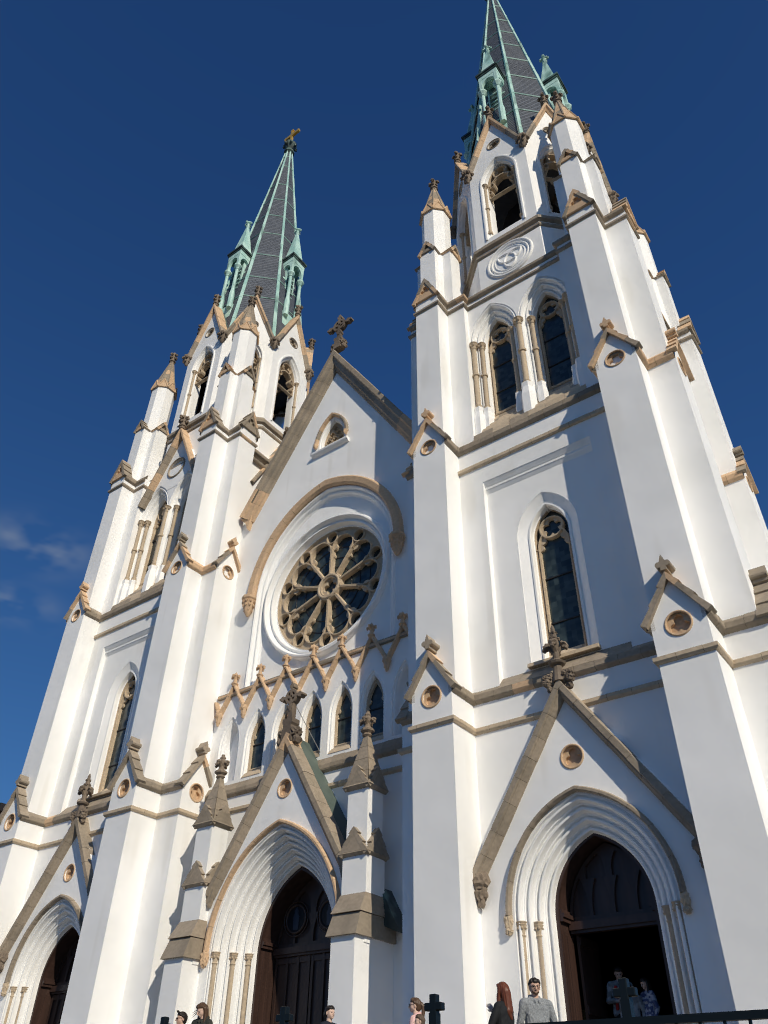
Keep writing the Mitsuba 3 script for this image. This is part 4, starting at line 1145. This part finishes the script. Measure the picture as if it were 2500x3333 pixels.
def porch():
    f = Fr((0, 0.2, 0), 0.0)
    P = name("porch", C)
    zt, sl = 11.23, 1.603
    w, zs, rise = 2.28, 5.5, 3.03
    hole = cs(arch(w, zs, rise, -0.01, -0.5))
    sec = cs([(-2.62, 0), (2.62, 0), (2.62, zt - sl * 2.62 - 0.1), (0, zt - 0.12), (-2.62, zt - sl * 2.62 - 0.1)]) - hole
    scene[P] = mikit.ply(cat([slab(f, sec - cs(circ(0, 9.56, 0.27, 28)), -0.45, 0.0), slab(f, sec, -0.95, -0.44)]), "mat_white")
    labels[P] = {"label": "central white porch with steep gable, ribbed arch and dark wooden doors"}
    roundel(P, f, 0, 9.56, 0.29, 0.0)
    put("arch_order", amould(f, (w, zs, rise), 0.0, 18, orders(0.86, 1.0, 6)), "mat_white", P, smooth=35)
    band("hood_mould", P, f, arch(w, zs, rise, 0.03, zs + 0.02, 18), [(0, -0.02), (0, 0.1), (0.025, 0.14), (0.08, 0.14), (0.11, 0.07), (0.11, -0.02)], 0.62, 0.93)
    for s in (-1, 1):
        q = f.P([[s * 2.38, 0, 0.06]])[0]
        put("hood_stop", [move(blob(0.14, 31 + s, 2, 0.22, (0.8, 0.8, 1.5)), q[0], q[1], 5.35)], "mat_peach", P)
    gp = lambda c: 1.0 if (c[2] > 10.6 and c[0] > 0) else 0.02
    GC = band("gable_coping", P, f, [(-2.64, zt - sl * 2.64), (0, zt), (2.64, zt - sl * 2.64)], [(0, -0.3), (0, 0.12), (-0.03, 0.2), (-0.17, 0.2), (-0.21, 0.12), (-0.26, 0.08), (-0.32, 0.02), (-0.32, -0.3)], 0.55, gp)
    for s in (-1, 1):
        put("coping_foot", slab(f, cs([(s * 2.66, 7.0), (s * 2.3, 7.1), (s * 2.46, 6.62)]), -0.1, 0.15), "mat_brown", GC)
    X = stone_cross(P, f.at(0, 0, 0.0), 12.42, 0.48, 0.75)
    labels[X] = {"label": "brown stone cross on the central porch gable"}
    put("roof", [slab(f, cs([(-2.72, zt - sl * 2.7), (0, zt - 0.01), (2.72, zt - sl * 2.7), (2.6, zt - sl * 2.7 - 0.1), (0, zt - 0.3), (-2.6, zt - sl * 2.7 - 0.1)]), -0.91, -0.29)], "mat_copperroof", P, label="green copper roof of the porch")
    put("guy_wire", rod((0.1, 0.3, 12.1), (0.62, 0.95, 10.75), 0.012, 4), "mat_wire", P)
    for s in (-1, 1):
        for a, c, r in ((2.13, -0.10, 0.066), (1.80, -0.46, 0.062), (1.53, -0.78, 0.062)):
            colonnette(P, f, s * a, c, 2.5, 5.5, r, ring=False)
    door_set(P, f, 1.42, 5.5, 2.1, -0.98, -1.6, True, 5.68)
    for s in (-1, 1):
        q = f.at(s * 0.62, 6.42, -1.6)
        M = put("medallion", [mould(q, circ(0, 0, 0.36, 24)[::-1], ring_prof(0.07, 0.04), closed=True), mould(q, circ(0, 0, 0.45, 24)[::-1], ring_prof(0.035, 0.02), closed=True)], "mat_wood", P, label="round wooden frame with a small blue glass figure above the doors")
        put("glass", [slab(q, cs(circ(0, 0, 0.34, 24)), -0.05, 0.0)], "mat_dimglass", M)
        put("glass_figure", [slab(q, cs([(-0.09, -0.28), (0.09, -0.28), (0.11, 0.05), (0.06, 0.14), (0.07, 0.22), (0, 0.3), (-0.07, 0.22), (-0.06, 0.14), (-0.11, 0.05)]), -0.01, 0.012)], "mat_blueglass", M)
    pinnacle(-2.945)
    pinnacle(2.945)


def pinnacle(x):
    """A porch buttress that rises into a pinnacle: sloped offsets, little gables, a shaft, a cap of four faces and a finial."""
    P = name("porch_pinnacle", C)
    f = Fr((x, 0.0, 0.0), 0.0)
    Y = 0.28
    sq = lambda h, z0, z1: box(f, -h, h, z0, z1, -Y - h, -Y + h)
    scene[P] = mikit.ply(cat([box(f, -0.36, 0.36, 0, 5.42, -1.1, 0.45), sq(0.385, 5.2, 7.4), sq(0.335, 7.3, 9.1), box(f, -0.3, 0.3, 5.2, 6.3, -1.1, -Y)]), "mat_white")
    labels[P] = {"label": "white porch buttress with brown offsets, ending in a pointed pinnacle " + ("left of the central arch" if x < 0 else "right of the central arch")}
    # offsets
    O = name("offset", P)
    scene[O] = mikit.ply(box(f, -0.3, 0.3, 5.3, 6.1, -0.9, 0.2), "mat_brown")
    for z0, z1, h0, h1, c0, c1 in ((5.32, 5.82, 0.46, 0.43, 0.55, 0.34), (5.84, 6.3, 0.46, 0.392, 0.40, 0.12)):
        V = np.array([[s * h, z, c] for z, h, c in ((z0, h0, c0), (z1, h1, c1)) for s in (-1, 1)] + [[s * h, z, -1.1] for z, h in ((z0, h0), (z1, h1)) for s in (-1, 1)])
        Fc = np.array([[0, 1, 3], [0, 3, 2], [1, 5, 7], [1, 7, 3], [0, 2, 6], [0, 6, 4], [2, 3, 7], [2, 7, 6], [0, 4, 5], [0, 5, 1]])
        piece("slab", O, (f.P(V), Fc), pick(0))
    # little gables in the middle
    for j in range(4):
        g = Fr(f.P([[0, 0, -Y]])[0], j * math.pi / 2)
        small_gablet(P, g, 0, 0.42, 7.28, 7.98, 0.0, 0.44, 0, True)
    o = f.P([[0, 0, -Y]])[0]
    s = 1 if x > 0 else -1
    put("side_roof", slab(f, cs([(s * 0.3, 5.7), (s * 0.3, 6.55), (s * 0.84, 5.6), (s * 0.84, 5.48)]), -1.12, -0.6), "mat_copperdark", P)
    # cap
    k0 = name("cap", P)
    scene[k0] = mikit.ply(move(lathe([(0.45, 9.02), (0.1, 10.5)], 4), o[0], o[1], 0, math.pi / 4), "mat_brown")
    for i in range(4):
        za, zb = 9.0 + 1.52 * i / 4, 9.0 + 1.52 * (i + 1) / 4 - 0.01
        r = lambda z: 0.52 * (1 - (z - 9.0) / 1.56) + 0.06
        for k in range(4):
            t = lambda kk, z, s=1.0: o * [1, 1, 0] + np.array([r(z) * s * math.cos(math.pi / 4 + kk * math.pi / 2), r(z) * s * math.sin(math.pi / 4 + kk * math.pi / 2), z])
            q = np.array([t(kk, z, s) for s in (1.0, 0.75) for z, kk in ((za, k + 0.01), (za, k + 0.99), (zb, k + 0.99), (zb, k + 0.01))])
            piece("stone", k0, (q, np.array([[0, 1, 2], [0, 2, 3], [4, 6, 5], [4, 7, 6], [0, 4, 5], [0, 5, 1], [1, 5, 6], [1, 6, 2], [2, 6, 7], [2, 7, 3], [3, 7, 4], [3, 4, 0]])), pick(0))
    for j in range(4):
        g = Fr(o, j * math.pi / 2)
        small_gablet(P, g, 0, 0.4, 9.0, 9.62, 0.0, 0.40, 0, True)
    v = [move(lathe([(0.1, 10.45), (0.15, 10.5), (0.12, 10.56), (0.2, 10.62), (0.2, 10.68), (0.1, 10.74), (0.08, 10.85), (0.12, 10.92), (0.13, 11.0), (0.08, 11.08), (0.1, 11.12), (0.05, 11.2), (0.06, 11.23)], 8), o[0], o[1])]
    v += [move(m, o[0], o[1]) for m in leaf_ring(4, 0.08, 10.9, 0.17, 300)]
    put("finial", v, "mat_dark", P)


tower(-1)
tower(1)
nave()

# ------------------------------------------------------------------ ground
LZ = 1.8


def struct(k, mesh, mat):
    put(k, mesh, mat, kind="structure")


struct("ground", wbox(-900, 900, -900, 900, -0.5, -0.02), "mat_ground")
struct("road", wbox(-900, 900, -26, -19.5, -0.3, -0.01), "mat_road")
struct("pavement", wbox(-60, 60, -19.4, -9.2, -0.3, 0.0), "mat_pave")
struct("terrace", [wbox(-16, 16, -5.6, 2.0, -0.1, LZ)], "mat_pave")
struct("terrace_steps", [wbox(-15, 15, -5.6 - 0.36 * (k + 1), -5.6 - 0.36 * k + 0.02, -0.1, LZ - 0.18 * (k + 1)) for k in range(9)], "mat_pave")
struct("door_steps", [wbox(x - 2.5 + q * 0.2, x + 2.5 - q * 0.2, -1.0 + q * 0.34, 6.0, LZ - 0.05, LZ + 0.17 * (q + 1)) for x in (-9.2, 0, 9.2) for q in range(5)], "mat_pave")

# ------------------------------------------------------------------ fence of crosses by the pavement
FY, FX0, FDX, FZ = -11.93, 14.30, 1.238, 2.295
FE = name("iron_fence")
labels[FE] = {"label": "black iron fence with a small cross on each post in front of the church", "category": "fence"}
put("rail", [wbox(6.0, 22, FY - 0.025, FY + 0.025, 2.075, 2.112)], "mat_iron", FE)
put("rail", [wbox(6.0, 22, FY - 0.025, FY + 0.025, 0.35, 0.39)], "mat_iron", FE)
for k in range(-6, 7):
    x = FX0 - FDX * k
    p = put("post", [wbox(x - 0.026, x + 0.026, FY - 0.026, FY + 0.026, 0, FZ - 0.1)], "mat_iron", FE)
    rb = lambda x0, x1, y0, y1, z0, z1: arr(Manifold.batch_hull([Manifold.sphere(0.006, 6).translate((a, b, c)) for a in (x0 + 0.006, x1 - 0.006) for b in (y0 + 0.006, y1 - 0.006) for c in (z0 + 0.006, z1 - 0.006)]))
    put("cross", [rb(x - 0.024, x + 0.024, FY - 0.024, FY + 0.024, FZ - 0.12, FZ), rb(x - 0.064, x + 0.064, FY - 0.023, FY + 0.023, FZ - 0.088, FZ - 0.045)], "mat_iron", p)
    for j in range(1, 10):
        if -2 <= k <= 5:
            xx = x - FDX * j / 10
            put("bar", rod((xx, FY, 0.35), (xx, FY, 2.09), 0.009, 6), "mat_iron", FE)

# a neighbour's roof at the left edge
B = name("neighbour_house")
labels[B] = {"label": "dark eaves corner of a house at the left edge of the picture", "category": "house"}
put("wall", wbox(-58, -38.9, 12.6, 30, 0, 18.0), "mat_housewall", B)
V = np.array([[-59, 11.8, 17.9], [-37.75, 11.8, 18.7], [-37.75, 31, 18.7], [-59, 31, 17.9], [-59, 11.8, 18.5], [-37.75, 11.8, 19.2], [-37.75, 31, 19.2], [-59, 31, 18.5]])
put("roof", (V, np.array([[0, 2, 1], [0, 3, 2], [4, 5, 6], [4, 6, 7], [0, 1, 5], [0, 5, 4], [1, 2, 6], [1, 6, 5], [2, 3, 7], [2, 7, 6], [3, 0, 4], [3, 4, 7]])), "mat_houseroof", B)
# a leaning board in the right doorway
put("leaning_board", (lambda v, f: (np.asarray(v) @ np.array([[1, 0, 0], [0, 1, 0], [0, 0.1, 1]]) + [8.06, 1.25, 2.72], f))(*wbox(-0.075, 0.075, -0.02, 0.02, 0, 1.0)), "mat_board", label="narrow yellowish board leaning inside the right doorway", category="board")

# ------------------------------------------------------------------ people
for key_, col_, ro_ in (("skin", (0.56, 0.36, 0.27), 0.5), ("skin2", (0.62, 0.43, 0.34), 0.5), ("hairdark", (0.018, 0.013, 0.011), 0.4), ("hairbrown", (0.085, 0.05, 0.03), 0.4), ("hairred", (0.125, 0.04, 0.022), 0.4), ("hairshort", (0.10, 0.07, 0.05), 0.6),
                        ("black", (0.014, 0.015, 0.017), 0.8), ("olive", (0.035, 0.036, 0.03), 0.8), ("pink", (0.72, 0.46, 0.42), 0.8), ("jeans", (0.04, 0.06, 0.11), 0.8), ("red", (0.5, 0.03, 0.03), 0.7), ("navy", (0.015, 0.018, 0.03), 0.8), ("shoe", (0.03, 0.025, 0.022), 0.6), ("shirtwhite", (0.55, 0.55, 0.56), 0.8)):
    bsdf("mat_" + key_, col_, ro_, spec=0.3)


def f_knit(p, n, uv):
    g = noise(p.x * 90, p.y * 90, p.z * 60)
    return mix((0.15, 0.16, 0.17), (0.34, 0.36, 0.375), g)


bsdf("mat_knit", f_knit, 0.9, lambda p, n, uv: noise(p.x * 55, p.y * 55, p.z * 30), 0.012, spec=0.1, eps=4e-3)
bsdf("mat_print", lambda p, n, uv: mix((0.05, 0.07, 0.16), (0.3, 0.32, 0.38), smoothstep(0.45, 0.6, noise(p.x * 22, p.y * 22, p.z * 22))), 0.8)
bsdf("mat_camo", lambda p, n, uv: mix((0.15, 0.16, 0.17), (0.27, 0.285, 0.3), smoothstep(0.4, 0.6, fbm(p.x * 12, p.y * 12, p.z * 12, 2))), 0.9)


def sph(p, r, n=12):
    return Manifold.sphere(float(r), n).translate(tuple(float(v) for v in p))


def bones(*bs):
    return [Manifold.batch_hull([sph(p, r) for p, r in b]) for b in bs]


def soft(ms, edge=0.03, it=8, fold=0.0):
    m = Manifold.batch_boolean(ms, __import__("manifold3d").OpType.Add).refine_to_length(edge)
    v, f = arr(m)
    t = trimesh.Trimesh(v, f, process=True)
    trimesh.smoothing.filter_taubin(t, 0.5, 0.53, it)
    V = np.array(t.vertices)
    if fold:
        g = V * [7, 7, 4]
        V = V + np.array(t.vertex_normals) * fold * (meshkit.fbm(np.c_[g[:, 0] + g[:, 2], g[:, 1] - g[:, 2] * 0.6, g[:, 2]], 3, 5)[:, None] - 0.5) * 2
    return V, np.array(t.faces)


def hand(w, d, up, thumb):
    """Palm, four fingers and a thumb from the wrist w along d; thumb towards thumb."""
    w, d, up, th = (np.asarray(v, float) for v in (w, d, up, thumb))
    d = d / np.linalg.norm(d)
    th = th - d * (th @ d)
    th /= np.linalg.norm(th)
    nrm = np.cross(d, th)
    if nrm @ up < 0:
        nrm = -nrm
    B = [[(w, 0.026), (w + d * 0.075 + th * 0.028, 0.015), (w + d * 0.078 - th * 0.028, 0.014)]]
    for k, (o, L) in enumerate(((0.028, 0.066), (0.010, 0.075), (-0.009, 0.07), (-0.027, 0.054))):
        a = w + d * 0.08 + th * o
        b = a + (d * 0.85 - nrm * 0.5) * L * 0.55 + th * o * 0.15
        c = b + (d * 0.45 - nrm * 0.85) * L * 0.5
        B += [[(a, 0.0095), (b, 0.009)], [(b, 0.009), (c, 0.0075)]]
    a = w + d * 0.025 + th * 0.024
    b = a + (d * 0.6 + th * 0.75) * 0.036
    B += [[(a, 0.013), (b, 0.0105)], [(b, 0.0105), (b + (d * 0.9 + th * 0.15 - nrm * 0.2) * 0.03, 0.0085)]]
    return bones(*B)


def person(xy, z, h, rz, label, top, legs, hair, skin="skin", turn=0.0, nod=0.0, hairstyle="short", armL=None, armR=None, glasses=None, female=False, lean=0.0, collar=None, extra=None, group=None):
    """A standing figure, built facing -y. arm: (elbow, wrist) in its own axes; its left is +x."""
    k0 = "person"
    K = name(k0)
    labels[K] = {"label": label, "category": "person"}
    S = h / 1.75
    sw = 0.165 if female else 0.195
    A = lambda *p: np.array(p, float)
    eL, wL = (A(*v) for v in (armL or ((0.27, 0.02, 1.12), (0.25, -0.06, 0.88))))
    eR, wR = (A(*v) for v in (armR or ((-0.27, 0.02, 1.12), (-0.25, -0.06, 0.88))))
    shL, shR = A(sw, 0.0, 1.41), A(-sw, 0.0, 1.41)
    ct, st, cn, sn = math.cos(turn), math.sin(turn), math.cos(nod), math.sin(nod)

    def hd(v):
        v = np.asarray(v, float) - [0, 0.01, 1.53]
        y, zz = v[..., 1] * cn + v[..., 2] * -sn, v[..., 1] * sn + v[..., 2] * cn
        x = v[..., 0]
        return np.stack([x * ct - y * st, x * st + y * ct, zz], -1) + [0, 0.01, 1.53]

    def place(m):
        v, f = m
        v = np.array(v, float)
        v[:, 1] -= lean * np.maximum(v[:, 2] - 0.95, 0)
        return move((v * S, f), xy[0], xy[1], z, rz)

    H = lambda *p: hd(A(*p))
    face = bones([(H(0, 0.02, 1.66), 0.085), (H(0, -0.015, 1.655), 0.078), (H(0, 0.035, 1.635), 0.075)],
                 [(H(0, -0.02, 1.645), 0.07), (H(0.03, -0.045, 1.605), 0.036), (H(-0.03, -0.045, 1.605), 0.036), (H(0, -0.066, 1.553), 0.024), (H(0.035, 0.0, 1.575), 0.03), (H(-0.035, 0.0, 1.575), 0.03)],
                 [(H(0, -0.092, 1.64), 0.011), (H(0, -0.112, 1.607), 0.013)], [(H(0.014, -0.1, 1.602), 0.009), (H(-0.014, -0.1, 1.602), 0.009)],
                 [(H(0.022, -0.083, 1.578), 0.008), (H(-0.022, -0.083, 1.578), 0.008), (H(0, -0.09, 1.578), 0.009)], [(H(0.03, -0.078, 1.652), 0.012), (H(-0.03, -0.078, 1.652), 0.012)],
                 [(H(0.079, 0.01, 1.64), 0.014), (H(0.079, 0.012, 1.605), 0.01)], [(H(-0.079, 0.01, 1.64), 0.014), (H(-0.079, 0.012, 1.605), 0.01)],
                 [(H(0, 0.012, 1.57), 0.052), (A(0, 0.02, 1.44), 0.058)])
    core = bones([(A(0, 0.01, 1.42), 0.07), (A(0, 0, 1.0), 0.09)], [(shL, 0.04), (eL, 0.036)], [(eL, 0.036), (wL, 0.026)], [(shR, 0.04), (eR, 0.036)], [(eR, 0.036), (wR, 0.026)], [(shL, 0.04), (shR, 0.04)],
                 [(A(0.09, 0, 0.92), 0.07), (A(0.1, 0, 0.48), 0.045)], [(A(0.1, 0, 0.48), 0.045), (A(0.11, 0.02, 0.08), 0.035)], [(A(-0.09, 0, 0.92), 0.07), (A(-0.1, 0, 0.48), 0.045)], [(A(-0.1, 0, 0.48), 0.045), (A(-0.11, 0.02, 0.08), 0.035)])
    hands = hand(wL, wL - eL, A(0, 0, 1), A(-0.6, -0.6, 0.4)) + hand(wR, wR - eR, A(0, 0, 1), A(0.6, -0.6, 0.4))
    scene[K] = mikit.ply(place(soft(face + core + hands, 0.014, 5)), "mat_" + skin, smooth=True)
    put("eyes", [place((lambda m: (hd(m[0] + [0.031 * s, -0.079, 1.637]), m[1]))(arr(Manifold.sphere(0.0115, 12)))) for s in (-1, 1)], "mat_black", K)
    w = 0.03 if female else 0.05
    tb = bones([(A(0.10, 0.01, 1.36), 0.1), (A(-0.10, 0.01, 1.36), 0.1), (A(0.08, 0, 1.08), 0.105), (A(-0.08, 0, 1.08), 0.105)], [(A(0.08, 0, 1.1), 0.105), (A(-0.08, 0, 1.1), 0.105), (A(0.10, 0, 0.9), 0.105), (A(-0.10, 0, 0.9), 0.105)],
               [(shL, 0.07), (A(0, 0.02, 1.44), 0.075), (shR, 0.07)], [(shL, 0.072), (eL, 0.056)], [(eL, 0.056), (wL * 0.97 + eL * 0.03, 0.04)], [(shR, 0.072), (eR, 0.056)], [(eR, 0.056), (wR * 0.97 + eR * 0.03, 0.04)])
    if female:
        tb += bones([(A(0.075, -0.075, 1.27), 0.065), (A(-0.075, -0.075, 1.27), 0.065)])
    if collar:
        tb += bones([(A(0.075, 0.03, 1.5), 0.026), (A(0.06, 0.085, 1.51), 0.026)], [(A(0.06, 0.085, 1.51), 0.026), (A(-0.06, 0.085, 1.51), 0.026)], [(A(-0.075, 0.03, 1.5), 0.026), (A(-0.06, 0.085, 1.51), 0.026)], [(A(0.075, 0.03, 1.5), 0.026), (A(0.03, -0.075, 1.43), 0.024)], [(A(-0.075, 0.03, 1.5), 0.026), (A(-0.03, -0.075, 1.43), 0.024)])
    put("jacket" if top in ("black", "olive", "navy", "pink") else "sweater" if top == "knit" else "shirt", place(soft(tb, 0.018, 5, 0.022)), "mat_" + top, K, smooth=True)
    put("trousers", place(soft(bones([(A(0.07, 0, 0.93), 0.11), (A(-0.07, 0, 0.93), 0.11), (A(0.09, 0, 0.84), 0.1), (A(-0.09, 0, 0.84), 0.1)], *[[(A(0.09 * s, 0, 0.86), 0.098), (A(0.1 * s, -0.005, 0.48), 0.07)] for s in (-1, 1)], *[[(A(0.1 * s, -0.005, 0.48), 0.07), (A(0.11 * s, 0.02, 0.1), 0.058)] for s in (-1, 1)]), 0.035, 5, 0.015)), "mat_" + legs, K, smooth=True)
    for s in (-1, 1):
        put("shoe", place(soft(bones([(A(0.11 * s, 0.05, 0.045), 0.045), (A(0.12 * s, -0.13, 0.035), 0.035), (A(0.11 * s, 0.02, 0.09), 0.045)]), 0.03, 4)), "mat_shoe", K, smooth=True)
    hb = [[(H(0, 0.025, 1.672), 0.09), (H(0, -0.028, 1.70), 0.062)], [(H(0, 0.05, 1.65), 0.082), (H(0, 0.05, 1.60), 0.068)], [(H(0.05, -0.03, 1.705), 0.036), (H(-0.05, -0.03, 1.705), 0.036)], [(H(0.074, 0.02, 1.66), 0.022), (H(0.07, 0.0, 1.69), 0.026)], [(H(-0.074, 0.02, 1.66), 0.022), (H(-0.07, 0.0, 1.69), 0.026)]]
    if hairstyle in ("long", "verylong"):
        zb = 1.33 if hairstyle == "long" else 1.26
        hb += [[(H(0, 0.06, 1.63), 0.085), (A(0, 0.085, zb + 0.1), 0.075)], [(A(0.03, 0.09, zb + 0.1), 0.06), (A(-0.03, 0.1, zb), 0.035)], [(H(0.075, 0.02, 1.66), 0.036), (H(0.085, 0.0, 1.56), 0.03)], [(H(-0.075, 0.02, 1.66), 0.036), (H(-0.085, 0.0, 1.56), 0.03)],
               [(H(0.085, 0.0, 1.56), 0.03), (A(0.085, -0.05, zb + 0.03), 0.022)], [(H(-0.085, 0.0, 1.56), 0.03), (A(-0.09, -0.04, zb + 0.03), 0.022)]]
    if hairstyle == "bun":
        hb += [[(H(0, 0.11, 1.63), 0.05), (H(0, 0.125, 1.6), 0.045)], [(H(0, 0.08, 1.60), 0.05), (A(0.02, 0.1, 1.46), 0.03)]]
    if hairstyle == "tail":
        hb += [[(H(0, 0.11, 1.66), 0.035), (H(0, 0.15, 1.62), 0.035)], [(H(0, 0.15, 1.62), 0.035), (A(0, 0.14, 1.32), 0.02)]]
    if hairstyle == "wind":
        hb += [[(H(0.03 * q, -0.06, 1.74), 0.02), (H(0.05 * q + 0.02, -0.10, 1.775), 0.008)] for q in (-1, 0, 1)]
    v, f = soft(bones(*hb), 0.02, 3)
    n_ = np.sin(v[:, :1] * 160) * 0.0035 + np.sin(v[:, 1:2] * 190 + v[:, 2:] * 12) * 0.0035
    v = v + n_ * (v - [0, 0.03, 1.6]) / np.maximum(np.linalg.norm(v - [0, 0.03, 1.6], axis=1, keepdims=True), 1e-6)
    put("hair", place((v, f)), "mat_" + hair, K, smooth=True)
    if hairstyle == "long" and extra == "windhair":
        put("loose_hair", [place(rod(hd(A(-0.08, 0.0, 1.62 + q)), A(-0.26, -0.02, 1.50 + 2 * q), 0.01, 5, 0.002)) for q in (0, 0.02, 0.04)], "mat_" + hair, K)
    if glasses == "dark":
        put("sunglasses", [place((lambda m: (hd(m[0] * [1, 0.4, 0.8] + [0.032 * s, -0.094, 1.637]), m[1]))(arr(Manifold.sphere(0.026, 16)))) for s in (-1, 1)] + [place(rod(H(0.05 * s, -0.09, 1.642), H(0.083 * s, 0.01, 1.642), 0.004, 5)) for s in (-1, 1)] + [place(rod(H(-0.02, -0.1, 1.642), H(0.02, -0.1, 1.642), 0.004, 5))], "mat_black", K)
    if glasses == "clear":
        put("glasses", [place((lambda m: (hd(m[0]), m[1]))((lambda v, f: (np.stack([v[:, 0], v[:, 1], v[:, 2]], 1), f))(*mould(Fr((0.033 * s, -0.1, 1.637), 0), circ(0, 0, 0.024, 16)[::-1], ring_prof(0.006, 0.005, 4, -0.002), closed=True)))) for s in (-1, 1)] + [place(rod(H(0.057 * s, -0.098, 1.642), H(0.083 * s, 0.01, 1.642), 0.003, 5)) for s in (-1, 1)] + [place(rod(H(-0.01, -0.1, 1.642), H(0.01, -0.1, 1.642), 0.003, 5))], "mat_black", K)
    if extra == "beard":
        put("stubble", place(soft(bones([(H(0.035, -0.055, 1.568), 0.022), (H(0, -0.074, 1.55), 0.022), (H(-0.035, -0.055, 1.568), 0.022)], [(H(0.018, -0.09, 1.588), 0.006), (H(-0.018, -0.09, 1.588), 0.006)]), 0.015, 3)), "mat_hairbrown", K, smooth=True)
    if extra == "apron":
        for s in (-1, 1):
            put("red_lapel", place(soft(bones([(A(0.1 * s, -0.085, 1.36), 0.035), (A(0.12 * s, -0.095, 0.98), 0.035)]), 0.03, 4)), "mat_red", K, smooth=True, label="bright red strip down the front of the jacket")
    return K


FACE = lambda x, y: math.atan2(CAM[0] - x, -(CAM[1] - y))   # the turn that faces the camera
person((9.59, -3.81), LZ, 1.78, 0.80, "man in a grey cable-knit sweater and glasses looking down beside the right doorway", "knit", "jeans", "hairdark", turn=-0.1, nod=0.12, glasses="clear", collar=True, extra="beard", armL=((0.28, 0.02, 1.12), (0.09, -0.22, 1.04)), armR=((-0.27, 0.04, 1.12), (-0.22, -0.1, 0.9)))
person((9.38, -4.46), LZ, 1.66, -1.6, "woman with long red hair and black jacket, one hand raised, left of the sweater man", "black", "black", "hairred", hairstyle="verylong", turn=-0.35, female=True, skin="skin2", armL=((0.25, -0.1, 1.13), (0.13, -0.25, 1.05)), armR=((-0.26, -0.12, 1.13), (-0.12, -0.26, 1.38)))
person((3.47, -5.01), LZ, 1.68, 0.15, "woman with long brown windblown hair and olive coat looking down, before the central porch", "olive", "jeans", "hairbrown", hairstyle="long", turn=-0.25, nod=0.5, female=True, skin="skin2", extra="windhair", collar=True)
person((1.81, -4.05), LZ, 1.70, -0.35, "man with dark tousled hair and sunglasses at the bottom edge, left of the olive-coat woman", "shirtwhite", "jeans", "hairdark", hairstyle="wind", turn=-0.2, nod=0.05, glasses="dark")
person((5.3, -3.61), LZ, 1.66, 1.45, "woman with dark pinned-up hair and navy jacket facing right before the central doors", "navy", "black", "hairdark", hairstyle="bun", female=True, skin="skin2")
person((7.15, -3.56), LZ, 1.68, -1.15, "woman in a pink jacket and glasses with brown ponytail facing left", "pink", "jeans", "hairbrown", hairstyle="tail", female=True, glasses="clear", skin="skin2", collar=True)
person((7.96, -4.62), LZ, 1.30, -0.9, "boy with short fair-brown hair in front of the woman in pink", "shirtwhite", "jeans", "hairshort", skin="skin2")
person((8.74, 1.75), 2.75, 1.76, 0.5, "dark-haired man with red strips on his jacket looking down inside the right doorway", "camo", "black", "hairdark", nod=0.45, extra="apron", armL=((0.27, 0.0, 1.12), (0.1, -0.25, 1.1)), armR=((-0.27, 0.0, 1.12), (-0.1, -0.25, 1.1)))
person((9.42, 1.45), 2.72, 1.5, -0.6, "woman with long dark hair and blue patterned blouse in the right doorway", "print", "jeans", "hairdark", hairstyle="long", nod=0.3, female=True)
person((9.08, 1.4), 2.72, 1.42, 0.2, "person in a grey mottled jacket bending between the two others in the right doorway", "camo", "black", "hairdark", nod=0.6, lean=0.25)

# ------------------------------------------------------------------ pieces: the 300 of a kind that show largest stay parts
def shows(m):
    v = m[0] - CAM
    c = v.mean(0)
    dpt = v @ FWD
    if dpt.min() < 0.5:
        return 0.0
    u, w = 1250 + FPX * (v @ RT) / dpt, 1666.5 - FPX * (v @ UP) / dpt
    if u.max() < 0 or u.min() > 2500 or w.max() < 0 or w.min() > 3333:
        return 0.0
    p, q = m
    n = np.cross(p[q[:, 1]] - p[q[:, 0]], p[q[:, 2]] - p[q[:, 0]])
    return float(np.ptp(u) * np.ptp(w))


HID = [h for h in ()]
byk = {}
for i, (kind, holder, m, mat) in enumerate(PIECES):
    byk.setdefault(kind, []).append((shows(m), i))
for kind, L in byk.items():
    L.sort(reverse=True)
    rest = {}
    for r, (a, i) in enumerate(L):
        _, holder, m, mat = PIECES[i]
        if r < 300 and a > 0:
            put(kind, m, mat, holder)
        else:
            rest.setdefault(mat, []).append(m)
    for mat, ms in rest.items():
        put("small_" + kind + "s", ms, mat, C, kind="stuff")
